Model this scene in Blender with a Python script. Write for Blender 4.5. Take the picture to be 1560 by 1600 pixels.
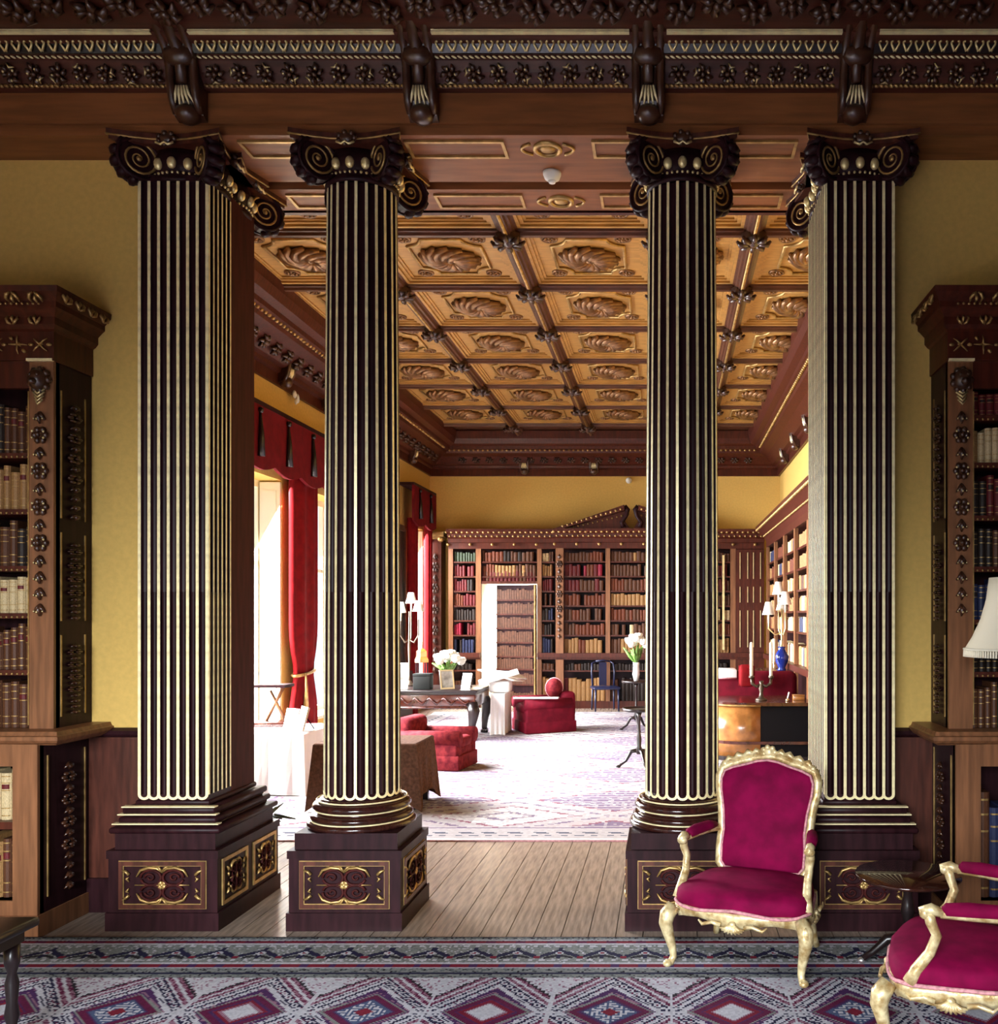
import bpy, bmesh, math, random
import numpy as np
from mathutils import Vector, Matrix, Euler
random.seed(7)
PI = math.pi
S = bpy.context.scene
C = S.collection
for o in list(bpy.data.objects): bpy.data.objects.remove(o)

# ---------------------------------------------------------------- camera
F = 1418.0; VX = 1042.0; VY = 962.0; H = 1.75
cd = bpy.data.cameras.new('camera'); cam = bpy.data.objects.new('camera', cd); C.objects.link(cam)
cam.location = (0, 0, H); cam.rotation_euler = (PI/2, 0, 0)
cd.sensor_width = 36; cd.sensor_fit = 'AUTO'; cd.lens = 36*F/1600
cd.shift_x = -(VX-780)/1600; cd.shift_y = (VY-800)/1600
cd.clip_start = .05; cd.clip_end = 200
S.camera = cam
# ---------------------------------------------------------------- world, daylight through the windows
S.view_settings.view_transform = 'Standard'; S.view_settings.look = 'None'
S.view_settings.gamma = 1; S.view_settings.use_curve_mapping = False
S.view_settings.exposure = 0.0
W = bpy.data.worlds.new('sky'); S.world = W; W.use_nodes = True
bg = W.node_tree.nodes['Background']; bg.inputs[0].default_value = (.80, .90, 1, 1); bg.inputs[1].default_value = 1.4
XL, XR = -4.6, 2.9          # room A side walls; room B right wall is XRB
XRB = 2.2
WT = .34                    # window wall thickness
ZS, ZH = .42, 3.36          # sill, head
WIN = [(-2.4, -.4, 1), (.5, 2.9, 1), (8.2, 10.85, 2), (11.5, 14.2, 2), (16.15, 17.15, 2)]
def daylight(y0, y1, rad, col, tilt, spread):
    l = bpy.data.lights.new('daylight', 'AREA'); l.shape = 'RECTANGLE'
    l.size = (y1-y0); l.size_y = ZH-ZS
    l.energy = rad*PI*(y1-y0)*(ZH-ZS); l.color = col
    o = bpy.data.objects.new('daylight', l); C.objects.link(o)
    o.location = (XL-WT-.25, (y0+y1)/2, (ZS+ZH)/2+.1)
    o.rotation_euler = Euler((0, -PI/2, 0)).to_matrix().to_euler()
    o.rotation_euler = (PI/2, 0, -PI/2)
    o.rotation_euler.rotate_axis('X', -tilt); l.spread = spread
RWIN = [(-3.3, -.5)]          # windows in the wall behind the viewpoint (x ranges)
RAD_A, RAD_R, RAD_B = 1.0, 46.0, 54.0
Y0 = -3.2
for y0, y1, r in WIN: daylight(y0, y1, RAD_A if r == 1 else RAD_B, (.90, .96, 1.0) if r == 1 else (.95, .97, 1), *((.78, 1.95) if r == 1 else (.50, 2.3)))

for x0, x1 in RWIN:
    l = bpy.data.lights.new('daylight', 'AREA'); l.shape = 'RECTANGLE'; l.size = x1-x0; l.size_y = ZH-ZS
    l.energy = RAD_R*PI*(x1-x0)*(ZH-ZS); l.color = (.88, .95, 1); l.spread = 1.75
    o = bpy.data.objects.new('daylight', l); C.objects.link(o); o.location = ((x0+x1)/2, Y0-WT-.25, (ZS+ZH)/2+.1)
    o.rotation_euler = (PI/2, 0, 0); o.rotation_euler.rotate_axis('X', -.78)

# ---------------------------------------------------------------- materials
MT = {}
def mat(name, col, rough=.5, metal=0, var=.0, scale=8, bump=0, stretch=(1, 1, 1), col2=None, coat=0, sheen=0, spec=.5, trans=0):
    m = bpy.data.materials.new(name); m.use_nodes = True; nt = m.node_tree; b = nt.nodes['Principled BSDF']
    b.inputs['Base Color'].default_value = (*col, 1); b.inputs['Roughness'].default_value = rough
    b.inputs['Metallic'].default_value = metal; b.inputs['Specular IOR Level'].default_value = spec
    b.inputs['Coat Weight'].default_value = coat; b.inputs['Coat Roughness'].default_value = .15
    b.inputs['Sheen Weight'].default_value = sheen
    if sheen: b.inputs['Sheen Tint'].default_value = (min(1, col[0]*2.5), col[1]*2, col[2]*2.5, 1)
    if var or bump or col2:
        tc = nt.nodes.new('ShaderNodeTexCoord'); mp = nt.nodes.new('ShaderNodeMapping'); nz = nt.nodes.new('ShaderNodeTexNoise')
        mp.inputs['Scale'].default_value = stretch; nz.inputs['Scale'].default_value = scale; nz.inputs['Detail'].default_value = 6
        nt.links.new(tc.outputs['Object'], mp.inputs[0]); nt.links.new(mp.outputs[0], nz.inputs['Vector'])
        if var or col2:
            rp = nt.nodes.new('ShaderNodeValToRGB')
            c2 = col2 or tuple(c*(1+var) for c in col); c1 = col if col2 else tuple(c*(1-var) for c in col)
            rp.color_ramp.elements[0].position = .35; rp.color_ramp.elements[1].position = .65
            rp.color_ramp.elements[0].color = (*c1, 1); rp.color_ramp.elements[1].color = (*c2, 1)
            nt.links.new(nz.outputs['Fac'], rp.inputs[0]); nt.links.new(rp.outputs[0], b.inputs['Base Color'])
        if bump:
            bp = nt.nodes.new('ShaderNodeBump'); bp.inputs['Strength'].default_value = bump; bp.inputs['Distance'].default_value = .01
            nt.links.new(nz.outputs['Fac'], bp.inputs['Height']); nt.links.new(bp.outputs[0], b.inputs['Normal'])
    MT[name] = m; return m
mat('walnut', (.072, .019, .011), .38, var=.35, scale=5, stretch=(6, 6, .6), spec=.35, coat=.1)
mat('walnut_x', (.072, .019, .011), .40, var=.3, scale=5, stretch=(.6, 6, 6), spec=.3)
mat('walnut_dark', (.022, .006, .008), .42, var=.3, scale=6, stretch=(5, 5, .6), spec=.14)
mat('walnut_gloss', (.03, .008, .006), .16, var=.3, scale=6, stretch=(5, 5, .6), spec=.5)
mat('jamb_wood', (.045, .008, .007), .6, var=.3, scale=6, stretch=(5, 5, .6), spec=.12)
mat('carved_gilt', (.20, .095, .035), .3, metal=.45, var=.4, scale=14)
mat('table_gloss', (.03, .008, .005), .06, var=.3, scale=5, coat=.5)
mat('walnut_light', (.21, .085, .036), .42, var=.25, scale=5, stretch=(7, 7, .5), spec=.35)
mat('red_wood', (.068, .013, .006), .42, var=.3, scale=5, stretch=(6, 6, .6), spec=.3)
mat('beam_wood', (.23, .080, .026), .5, var=.2, scale=4, stretch=(.6, 5, 5), spec=.3)
mat('ceiling_wood', (.42, .225, .062), .42, var=.18, scale=5, stretch=(1, 5, 1), spec=.4)
mat('rib_wood', (.085, .026, .011), .4, var=.25, scale=6, stretch=(1, 4, 1), spec=.5)
mat('carved_wood', (.055, .019, .009), .3, var=.3, scale=14, spec=.7)
mat('gilt', (.86, .70, .34), .36, metal=.55, var=.14, scale=12)
mat('gilt_pale', (.96, .82, .46), .38, metal=.2, var=.16, scale=20)
mat('gilt_dull', (.42, .26, .09), .4, metal=.6, var=.3, scale=16)
mat('gilt_chair', (.40, .25, .09), .35, metal=.35, col2=(.88, .74, .42), scale=22, bump=.7)
mat('ochre', (.68, .44, .125), .9, var=.05, scale=30, spec=.1)
mat('plaster', (.6, .55, .46), .9)
mat('cream_paint', (.85, .76, .58), .5, spec=.3)
mat('board', (.29, .22, .17), .27, var=.25, scale=6, stretch=(8, .7, 8), spec=.5)
mat('velvet', (.16, .0006, .034), .8, var=.25, scale=9, sheen=.08, spec=.1)
mat('velvet_red', (.11, .004, .012), .75, var=.25, scale=7, sheen=.1, spec=.1)
mat('damask', (.20, .022, .025), .85, col2=(.09, .007, .012), scale=16, sheen=.2, spec=.1)
mat('braid', (.55, .24, .26), .8, var=.3, scale=60)
mat('curtain_red', (.16, .002, .004), .8, var=.2, scale=9, sheen=.0, spec=.15)
mat('pelmet_red', (.13, .006, .009), .8, var=.2, scale=9, spec=.1)
mat('white_cloth', (.82, .81, .80), .85, var=.03)
mat('paper', (.86, .85, .82), .8)
mat('brown_cloth', (.085, .038, .022), .9, var=.3, scale=40, spec=.1)
mat('dark_grey', (.012, .013, .012), .8, spec=.2)
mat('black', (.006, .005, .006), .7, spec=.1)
mat('black_wood', (.012, .006, .006), .28, var=.3, scale=6)
mat('mahogany', (.055, .012, .007), .2, var=.4, scale=4, stretch=(3, 3, 1), coat=.4)
mat('burr', (.36, .145, .04), .22, var=.4, scale=6, coat=.5)
mat('brass', (.75, .6, .35), .25, metal=.9)
mat('silver', (.75, .74, .72), .3, metal=.9)
mat('bronze', (.10, .075, .055), .35, metal=.7)
mat('wax', (.84, .78, .62), .5)
mat('shade', (.86, .78, .60), .8)
mat('shade_white', (.9, .87, .78), .8)
mat('porcelain', (.82, .83, .82), .25)
mat('blue_glaze', (.015, .03, .22), .15)
mat('blue_paint', (.012, .016, .05), .3)
mat('leaf', (.10, .20, .03), .6, var=.4, scale=20)
mat('petal', (.86, .87, .80), .7)
mat('orange', (.62, .24, .04), .5)
mat('detector', (.80, .79, .74), .5)
mat('dark_leaf', (.02, .03, .015), .6)
mat('photo', (.12, .11, .10), .4, col2=(.4, .38, .34), scale=9)
g = bpy.data.materials.new('glass'); g.use_nodes = True; nt = g.node_tree; nt.nodes.clear()
t = nt.nodes.new('ShaderNodeBsdfTransparent'); gl = nt.nodes.new('ShaderNodeBsdfGlossy'); gl.inputs['Roughness'].default_value = .03
mx = nt.nodes.new('ShaderNodeMixShader'); mx.inputs[0].default_value = .06; ou = nt.nodes.new('ShaderNodeOutputMaterial')
nt.links.new(t.outputs[0], mx.inputs[1]); nt.links.new(gl.outputs[0], mx.inputs[2]); nt.links.new(mx.outputs[0], ou.inputs[0]); MT['glass'] = g
def vcol_mat(name, rough, bump):
    m = bpy.data.materials.new(name); m.use_nodes = True; nt = m.node_tree; b = nt.nodes['Principled BSDF']
    a = nt.nodes.new('ShaderNodeVertexColor'); a.layer_name = 'weave'; b.inputs['Roughness'].default_value = rough
    b.inputs['Specular IOR Level'].default_value = .15
    nt.links.new(a.outputs[0], b.inputs['Base Color'])
    nz = nt.nodes.new('ShaderNodeTexNoise'); nz.inputs['Scale'].default_value = 260; bp = nt.nodes.new('ShaderNodeBump')
    tc = nt.nodes.new('ShaderNodeTexCoord'); nt.links.new(tc.outputs['Object'], nz.inputs['Vector'])
    bp.inputs['Strength'].default_value = bump; bp.inputs['Distance'].default_value = .004
    nt.links.new(nz.outputs['Fac'], bp.inputs['Height']); nt.links.new(bp.outputs[0], b.inputs['Normal']); MT[name] = m
vcol_mat('rug', .95, .5)
LEATHER = {}
for nm, c in {'brown': (.085, .03, .013), 'tan': (.30, .155, .055), 'red': (.11, .010, .012), 'dark': (.022, .013, .010), 'cream': (.55, .42, .23),
              'green': (.035, .05, .025), 'blue': (.02, .025, .07), 'rust': (.13, .03, .011), 'crimson': (.24, .008, .03)}.items():
    mat('leather_'+nm, c, .5, var=.25, scale=25, spec=.3); LEATHER[nm] = 'leather_'+nm

# ---------------------------------------------------------------- mesh builder
class MB:
    def __init__(s): s.v = []; s.f = []; s.sm = []; s.mi = []; s.cur = 0
    def add(s, vs, fs, smooth=False):
        n = len(s.v); s.v += [tuple(p) for p in vs]
        for f in fs: s.f.append(tuple(i+n for i in f)); s.sm.append(smooth); s.mi.append(s.cur)
        return s
    def xf(s, M, start=0):
        for i in range(start, len(s.v)): s.v[i] = tuple(M @ Vector(s.v[i]))
        return s
    def box(s, x0, x1, y0, y1, z0, z1):
        return s.add([(x, y, z) for z in (z0, z1) for y in (y0, y1) for x in (x0, x1)],
                     [(0, 2, 3, 1), (4, 5, 7, 6), (0, 1, 5, 4), (2, 6, 7, 3), (0, 4, 6, 2), (1, 3, 7, 5)])
    def rbox(s, x0, x1, y0, y1, z0, z1, r=.02, seg=2):
        bm = bmesh.new(); bmesh.ops.create_cube(bm, size=1)
        for v in bm.verts: v.co = ((x0+x1)/2+v.co.x*(x1-x0), (y0+y1)/2+v.co.y*(y1-y0), (z0+z1)/2+v.co.z*(z1-z0))
        r = min(r, .49*min(x1-x0, y1-y0, z1-z0))
        bmesh.ops.bevel(bm, geom=bm.edges[:], offset=r, segments=seg, profile=.5, affect='EDGES')
        bm.verts.index_update()
        s.add([v.co[:] for v in bm.verts], [[v.index for v in f.verts] for f in bm.faces], True); bm.free(); return s
    def prism(s, poly, axis, a0, a1, smooth=False, caps=True):
        def P(p, a): return {'x': (a, p[0], p[1]), 'y': (p[0], a, p[1]), 'z': (p[0], p[1], a)}[axis]
        n = len(poly); vs = [P(p, a0) for p in poly]+[P(p, a1) for p in poly]
        ar = sum(poly[i][0]*poly[(i+1) % n][1]-poly[(i+1) % n][0]*poly[i][1] for i in range(n))
        flip = (ar < 0) ^ (axis == 'y') ^ (a1 < a0)
        fs = []
        for i in range(n):
            q = (i, (i+1) % n, (i+1) % n+n, i+n); fs.append(q[::-1] if flip else q)
        st = len(s.f); s.add(vs, fs, smooth)
        if caps:
            a = tuple(range(n)); b = tuple(range(n, 2*n)); k = len(s.v)-2*n
            for q in ((a if flip else a[::-1]), (b[::-1] if flip else b)):
                s.f.append(tuple(i+k for i in q)); s.sm.append(False); s.mi.append(s.cur)
        return s
    def lathe(s, prof, seg=20, c=(0, 0, 0), smooth=True, cap=True, a0=0, a1=2*PI):
        full = abs(a1-a0-2*PI) < 1e-6; m = seg if full else seg+1
        vs = [(c[0]+r*math.cos(a0+(a1-a0)*j/seg), c[1]+r*math.sin(a0+(a1-a0)*j/seg), c[2]+z) for r, z in prof for j in range(m)]
        fs = []
        for i in range(len(prof)-1):
            for j in range(seg):
                k = (j+1) % m
                fs.append((i*m+j, i*m+k, (i+1)*m+k, (i+1)*m+j))
        s.add(vs, fs, smooth)
        if cap and full:
            k = len(s.v)-len(vs)
            if prof[0][0] > 1e-5: s.f.append(tuple(k+j for j in range(m))[::-1]); s.sm.append(False); s.mi.append(s.cur)
            if prof[-1][0] > 1e-5: s.f.append(tuple(k+(len(prof)-1)*m+j for j in range(m))); s.sm.append(False); s.mi.append(s.cur)
        return s
    def tube(s, pts, r, seg=6, closed=False, sq=1.0, cap=True):
        pts = [Vector(p) for p in pts]; n = len(pts)
        rr = r if isinstance(r, (list, tuple)) else [r]*n
        vs = []; prev = None
        for i, p in enumerate(pts):
            a = pts[(i-1) % n] if (closed or i) else pts[0]; b = pts[(i+1) % n] if (closed or i < n-1) else pts[-1]
            d = (b-a); d = d.normalized() if d.length > 1e-9 else Vector((0, 0, 1))
            if prev is None:
                up = Vector((0, 0, 1)) if abs(d.z) < .9 else Vector((0, 1, 0))
                u = d.cross(up).normalized()
            else:
                u = (prev-d*prev.dot(d))
                u = u.normalized() if u.length > 1e-6 else d.orthogonal().normalized()
            prev = u; w = d.cross(u)
            for j in range(seg):
                t = 2*PI*j/seg; vs.append(p+u*math.cos(t)*rr[i]+w*math.sin(t)*rr[i]*sq)
        fs = []
        for i in range(n if closed else n-1):
            for j in range(seg):
                a, b = i*seg, ((i+1) % n)*seg; k = (j+1) % seg
                fs.append((a+j, a+k, b+k, b+j))
        if cap and not closed: fs += [tuple(range(seg))[::-1], tuple((n-1)*seg+j for j in range(seg))]
        return s.add(vs, fs, True)
    def ball(s, c, r, seg=8, rings=5, M=None):
        r = r if isinstance(r, (list, tuple)) else (r, r, r)
        vs = [(0, 0, -1)]
        for i in range(1, rings):
            a = -PI/2+PI*i/rings
            vs += [(math.cos(a)*math.cos(2*PI*j/seg), math.cos(a)*math.sin(2*PI*j/seg), math.sin(a)) for j in range(seg)]
        vs.append((0, 0, 1)); e = len(vs)-1; fs = []
        for j in range(seg):
            k = (j+1) % seg
            fs.append((0, 1+k, 1+j)); fs.append((e, e-seg+j, e-seg+k))
            for i in range(rings-2): a = 1+i*seg; b = a+seg; fs.append((a+j, a+k, b+k, b+j))
        q = [Vector((x*r[0], y*r[1], z*r[2])) for x, y, z in vs]
        if M is not None: q = [M @ p for p in q]
        return s.add([p+Vector(c) for p in q], fs, True)
    def rect_sweep(s, prof, x0, x1, y0, y1, inner=True):
        # mitred moulding around a rectangle; prof = [(inset, z)]
        vs = []
        for d, z in prof:
            d = d if inner else -d
            vs += [(x0+d, y0+d, z), (x1-d, y0+d, z), (x1-d, y1-d, z), (x0+d, y1-d, z)]
        fs = []
        for i in range(len(prof)-1):
            for j in range(4):
                k = (j+1) % 4; fs.append((i*4+j, i*4+k, i*4+4+k, i*4+4+j))
        return s.add(vs, fs)
    def frame(s, x0, x1, z0, z1, w, y0, y1):
        s.box(x0, x1, y0, y1, z0, z0+w); s.box(x0, x1, y0, y1, z1-w, z1); s.box(x0, x0+w, y0, y1, z0+w, z1-w); s.box(x1-w, x1, y0, y1, z0+w, z1-w)
        return s
    def mesh(s, name, mats):
        me = bpy.data.meshes.new(name); me.from_pydata(s.v, [], s.f)
        me.polygons.foreach_set('use_smooth', s.sm); me.polygons.foreach_set('material_index', s.mi)
        for m in (mats if isinstance(mats, (list, tuple)) else [mats]): me.materials.append(MT[m])
        me.update(); return me
def obj(name, me, parent=None, loc=(0, 0, 0), rot=(0, 0, 0), scale=None, m=None, label=None, cat=None, group=None, kind=None):
    if isinstance(me, MB): me = me.mesh(name, m)
    o = bpy.data.objects.new(name, me); C.objects.link(o)
    if parent is not None: o.parent = parent
    o.location = loc; o.rotation_euler = rot
    if scale is not None: o.scale = scale if isinstance(scale, (tuple, list)) else (scale,)*3
    if label: o['label'] = label
    if cat: o['category'] = cat
    if group: o['group'] = group
    if kind: o['kind'] = kind
    return o
def thing(name, label, cat, loc=(0, 0, 0), rz=0, group=None):
    return obj(name, None, None, loc, (0, 0, rz), label=label, cat=cat, group=group)
def struct(name, me, m=None, label=None): return obj(name, me, None, m=m, kind='structure', label=label)
def px(x, d): return (x-VX)/F*d
def pz(y, d): return H+(VY-y)/F*d
def fd(y): return F*H/(y-VY)           # floor depth at image row
def circ(r, n, c=(0, 0), a0=0, a1=2*PI, closed=True):
    return [(c[0]+r*math.cos(a0+(a1-a0)*i/(n if closed else n-1)), c[1]+r*math.sin(a0+(a1-a0)*i/(n if closed else n-1))) for i in range(n)]
ORD = ['first', 'second', 'third', 'fourth', 'fifth', 'sixth', 'seventh', 'eighth', 'ninth', 'tenth', 'eleventh', 'twelfth', 'thirteenth', 'fourteenth', 'fifteenth',
       'sixteenth', 'seventeenth', 'eighteenth', 'nineteenth', 'twentieth', 'twenty-first', 'twenty-second', 'twenty-third', 'twenty-fourth', 'twenty-fifth', 'twenty-sixth']

# ================================================================ SETTING
YW = 5.40; YB = 17.6; ZC = 5.22
ZA = 4.46                    # soffit height
# floor: sub floor + boards
fl = struct('floor', MB().box(XL-.4, XR+.2, Y0-.2, YB+1.6, -.1, -.022), 'board', 'worn oak board floor running through both rooms')
bw = .149; nb = int((XR-XL)/bw)+1
bmesh_ = MB().box(.0025, bw-.0025, 0, 3.3, -.022, 0).mesh('floor_board', 'board')
for i in range(nb): obj('floor_board', bmesh_, fl, (XL+i*bw, 4.5-(i % 3)*.0, 0))
m2 = MB().box(.0025, bw-.0025, Y0, 4.49, -.022, 0).box(.0025, bw-.0025, 7.81, YB, -.022, 0).mesh('floor_board', 'board')
for i in range(nb): obj('floor_board', m2, fl, (XL+i*bw, 0, 0))
# left wall with windows
wl = MB(); ys = [Y0-.2]+[y for w in WIN for y in w[:2]]+[YB+.3]
for i in range(0, len(ys), 2): wl.box(XL-WT, XL, ys[i], ys[i+1], 0, ZC)
for y0, y1, r in WIN: wl.box(XL-WT, XL, y0, y1, 0, ZS); wl.box(XL-WT, XL, y0, y1, ZH, ZC)
struct('wall_left', wl, 'ochre', 'ochre window wall along the left of both rooms')
struct('wall_right', MB().box(XR, XR+.2, Y0-.2, 5.6, 0, ZC), 'walnut_dark', 'dark panelled side wall at the right of the near room')
struct('wall_right.001', MB().box(XRB, XRB+.2, 6.0, YB+.2, 0, ZC), 'ochre', 'ochre side wall at the right of the far room')
fw = MB()
DX0, DX1, DZ1 = px(752, 17.2)-.02, px(838, 17.2)+.02, pz(912, 17.2)
fw.box(XL-.3, DX0, YB, YB+.2, 0, ZC).box(DX1, XR, YB, YB+.2, 0, ZC).box(DX0, DX1, YB, YB+.2, DZ1, ZC)
struct('wall_back', fw, 'ochre', 'ochre end wall of the far room above the bookcases')
wr = MB().box(XL-.3, XR+.2, Y0-WT, Y0, 0, ZS).box(XL-.3, XR+.2, Y0-WT, Y0, ZH, ZC)
for u, v in ((XL-.3, RWIN[0][0]), (RWIN[0][1], XR+.2)): wr.box(u, v, Y0-WT, Y0, ZS, ZH)
struct('wall_rear', wr, 'walnut_dark', 'dark panelled window wall behind the viewpoint')
PXL, PXR = -2.62, .92          # inner faces of the piers
sw = MB().box(XL, PXL-.33, YW, 5.74, 0, ZA)
struct('wall_front', sw, 'ochre', 'ochre wall left of the column screen')
struct('wall_front.001', MB().box(PXR+.33, XR, YW, 5.74, 0, ZA), 'ochre', 'ochre wall right of the column screen')
# bright room beyond the jib door
ante = MB().box(DX0-.9, DX1+.9, YB+1.5, YB+1.6, -.02, 3).box(DX0-1, DX0-.9, YB+.2, YB+1.6, -.02, 3).box(DX1+.9, DX1+1, YB+.2, YB+1.6, -.02, 3).box(DX0-1, DX1+1, YB+.2, YB+1.6, 3, 3.1)
struct('wall_beyond', ante, 'plaster', 'pale lobby walls seen through the open jib door')
al = bpy.data.lights.new('lobby_light', 'AREA'); al.energy = 700; al.size = 1.0
ao = bpy.data.objects.new('lobby_light', al); C.objects.link(ao); ao.location = ((DX0+DX1)/2, YB+.85, 2.95)
# ceiling of near room
ca = struct('ceiling', MB().box(XL, XR, Y0, 5.13, 5.1, 5.25), 'walnut_x', 'dark timber ceiling of the near room')
RIBA = [-2.66, -1.36, -.10, 1.04]
for x in [-3.9]+RIBA+[2.2]: obj('rib', MB().box(x-.1, x+.1, Y0, 4.5, 4.96, 5.1), ca, m='walnut_x')
for y in (-2.2, -.9, .4, 1.7, 3.0): obj('cross_beam', MB().box(XL, XR, y-.08, y+.08, 5.0, 5.1), ca, m='walnut_x')

# windows
for i, (y0, y1, r) in enumerate(WIN+[(-b, -a, 3) for a, b in RWIN]):
    yc = (y0+y1)/2
    w = struct('window_%d' % (i+1), None, label=None); w.location = (XL, 0, 0)
    if r == 3: w.location = (0, Y0, 0); w.rotation_euler = (0, 0, PI/2)
    x0, x1 = -WT+.02, -WT+.08
    f = MB().box(x0, x1, y0, y0+.07, ZS, ZH).box(x0, x1, y1-.07, y1, ZS, ZH).box(x0, x1, y0+.07, y1-.07, ZS, ZS+.08).box(x0, x1, y0+.07, y1-.07, ZH-.08, ZH)
    obj('window_frame', f, w, m='cream_paint')
    n = max(1, round((y1-y0)/.75)); pw = (y1-y0-.14)/n
    b = MB()
    for k in range(1, n): b.box(x0, x1, y0+.07+k*pw-.025, y0+.07+k*pw+.025, ZS+.08, ZH-.08)
    if n > 1: obj('mullion', b, w, m='cream_paint')
    obj('transom', MB().box(x0+.005, x1-.005, y0+.07, y1-.07, 2.35, 2.4), w, m='cream_paint')
    for k in range(n):
        for (a, c) in ((ZS+.08, 2.35), (2.4, ZH-.08)):
            obj('pane', MB().box(x0+.02, x0+.026, y0+.07+k*pw+.02, y0+.07+(k+1)*pw-.02, a, c), w, m='glass')
    for (a, c) in ((y0+.002, y0+.045), (y1-.045, y1-.002)):   # folded shutters in the reveal
        sh = obj('shutter', MB().box(-.25, -.005, a, c, ZS+.02, ZH-.02), w, m='cream_paint')
        p = MB()
        for z0, z1 in ((ZS+.12, 1.35), (1.45, 2.3), (2.4, ZH-.12)):
            for ya, yb in (((c, c+.008),) if a < yc else ((a-.008, a),)): p.box(-.21, -.05, ya, yb, z0, z1)
        obj('shutter_panel', p, sh, m='cream_paint')
    obj('window_sill', MB().box(-.27, .06, y0, y1, ZS-.02, ZS+.02), w, m='cream_paint')

# ---------------------------------------------------------------- carved ornaments (shared meshes)
def leaf_swirl(n, R, rz, m):
    """round medallion of curling leaves: centre at origin, hanging below z=0"""
    b = MB(); b.ball((0, 0, -rz*.7), (R*.16, R*.16, rz*.7), 8, 5)
    for i in range(n):
        a = 2*PI*i/n; pts = []; rr = []
        for k in range(6):
            t = k/5; rad = R*(.12+.84*t); aa = a+1.1*t*t
            pts.append((rad*math.cos(aa), rad*math.sin(aa)*.86, -rz*(.35+.65*math.sin(PI*min(1, t*.9+.1))))); rr.append(R*(.05+.12*math.sin(PI*(.12+.8*t))))
        b.tube(pts, rr, 5)
    return b.mesh('medallion', m)
def rosette(R, h, m, n=8):
    b = MB().lathe([(R, 0), (R*.97, -h*.5), (R*.8, -h*.55), (R*.7, -h*.3)], 14, cap=False)
    b.ball((0, 0, -h*.5), (R*.28, R*.28, h*.55), 8, 4)
    for i in range(n):
        a = 2*PI*i/n; b.ball((R*.5*math.cos(a), R*.5*math.sin(a), -h*.4), (R*.24, R*.16, h*.4), 6, 4, Matrix.Rotation(a, 3, 'Z'))
    return b.mesh('rosette', m)
MEDAL = leaf_swirl(13, .30, .055, 'carved_gilt')
ROS = rosette(.085, .035, 'carved_gilt')
def bossmesh():
    b = MB().lathe([(.0, -.075), (.03, -.07), (.045, -.045), (.09, -.04), (.115, -.015), (.10, 0), (.12, .03)], 12)
    for i in range(8):
        a = 2*PI*i/8; b.tube([(.05*math.cos(a), .05*math.sin(a), -.05), (.12*math.cos(a), .12*math.sin(a), -.055), (.15*math.cos(a), .15*math.sin(a), -.02)], [.02, .028, .012], 5)
    return b.mesh('boss', 'carved_wood')
BOSS = bossmesh()
# ---------------------------------------------------------------- ceiling of far room
cb = struct('ceiling.001', MB().box(XL, XRB, 5.9, YB, ZC, ZC+.1), 'rib_wood', 'coffered timber ceiling of the far room')
RX = [-4.08, -2.74, -1.40, -.07, .77, 2.12]
SP = 1.34; RY = [6.67+SP*i for i in range(8)]         # 6.67 .. 16.05
ZP = 5.19
cof = {}
def coffer(w, d):
    k = (round(w, 2), round(d, 2))
    if k in cof: return cof[k]
    a = MB().box(-w/2, w/2, -d/2, d/2, 0, .03)
    for e, z in ((.0, -.05), (.035, -.03), (.06, -.014)):         # stepped border
        x, y, tt = w/2-e, d/2-e, .034
        a.box(-x, x, -y, -y+tt, z, 0).box(-x, x, y-tt, y, z, 0).box(-x, -x+tt, -y+tt, y-tt, z, 0).box(x-tt, x, -y+tt, y-tt, z, 0)
    pm = MB(); X, Y, c = w/2-.24, d/2-.19, min(.17, w*.13); pts = []
    for sx, sy, a0 in ((1, 1, -PI/2), (-1, 1, 0), (-1, -1, PI/2), (1, -1, PI)):
        q = [(sx*X+c*math.cos(t), sy*Y+c*math.sin(t)) for t in [a0-i*PI/2/5 for i in range(6)]]
        pts += q
    def inner(p, o): return p
    pm.tube([(p[0], p[1], -.012) for p in pts], .017, 5, closed=True)
    fill = MB().box(-X+.02, X-.02, -Y+.02, Y-.02, -.006, 0)
    cof[k] = (a.mesh('coffer_panel', 'ceiling_wood'), pm.mesh('panel_moulding', 'gilt_dull'), X, Y, fill); return cof[k]
beamY = {}
for ci in range(len(RX)-1):
    xa, xb = RX[ci]+.09, RX[ci+1]-.09; w = xb-xa
    for ri in range(len(RY)-1):
        ya, yb = RY[ri]+.07, RY[ri+1]-.07; d = yb-ya
        if ri == 0 and ci in (0,): pass
        me, pm, X, Y, fl_ = coffer(w, d); c = ((xa+xb)/2, (ya+yb)/2, ZP)
        o = obj('coffer_panel', me, cb, c)
        obj('panel_moulding', pm, o)
        for sx in (-1, 1):
            for sy in (-1, 1): obj('rosette', ROS, o, (sx*X*1.0, sy*Y*1.0, 0), scale=(.95 if w > 1 else .7))
        obj('medallion', MEDAL, o, (0, 0, 0), (0, 0, .4), scale=(1 if w > 1 else .62, .92, 1))
rp = [(-.095, ZP+.02), (-.095, 5.14), (-.07, 5.13), (-.06, 5.10), (-.04, 5.095), (-.03, 5.07), (.03, 5.07), (.04, 5.095), (.06, 5.10), (.07, 5.13), (.095, 5.14), (.095, ZP+.02)]
ribm = MB().prism(rp, 'y', 6.1, 16.75).mesh('rib', 'rib_wood')
for x in RX[1:5]:
    o = obj('rib', ribm, cb, (x, 0, 0))
    obj('gilt_bead', MB().tube([(0, 6.1, 5.068), (0, 16.7, 5.068)], .016, 6), o, m='gilt_dull')
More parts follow.
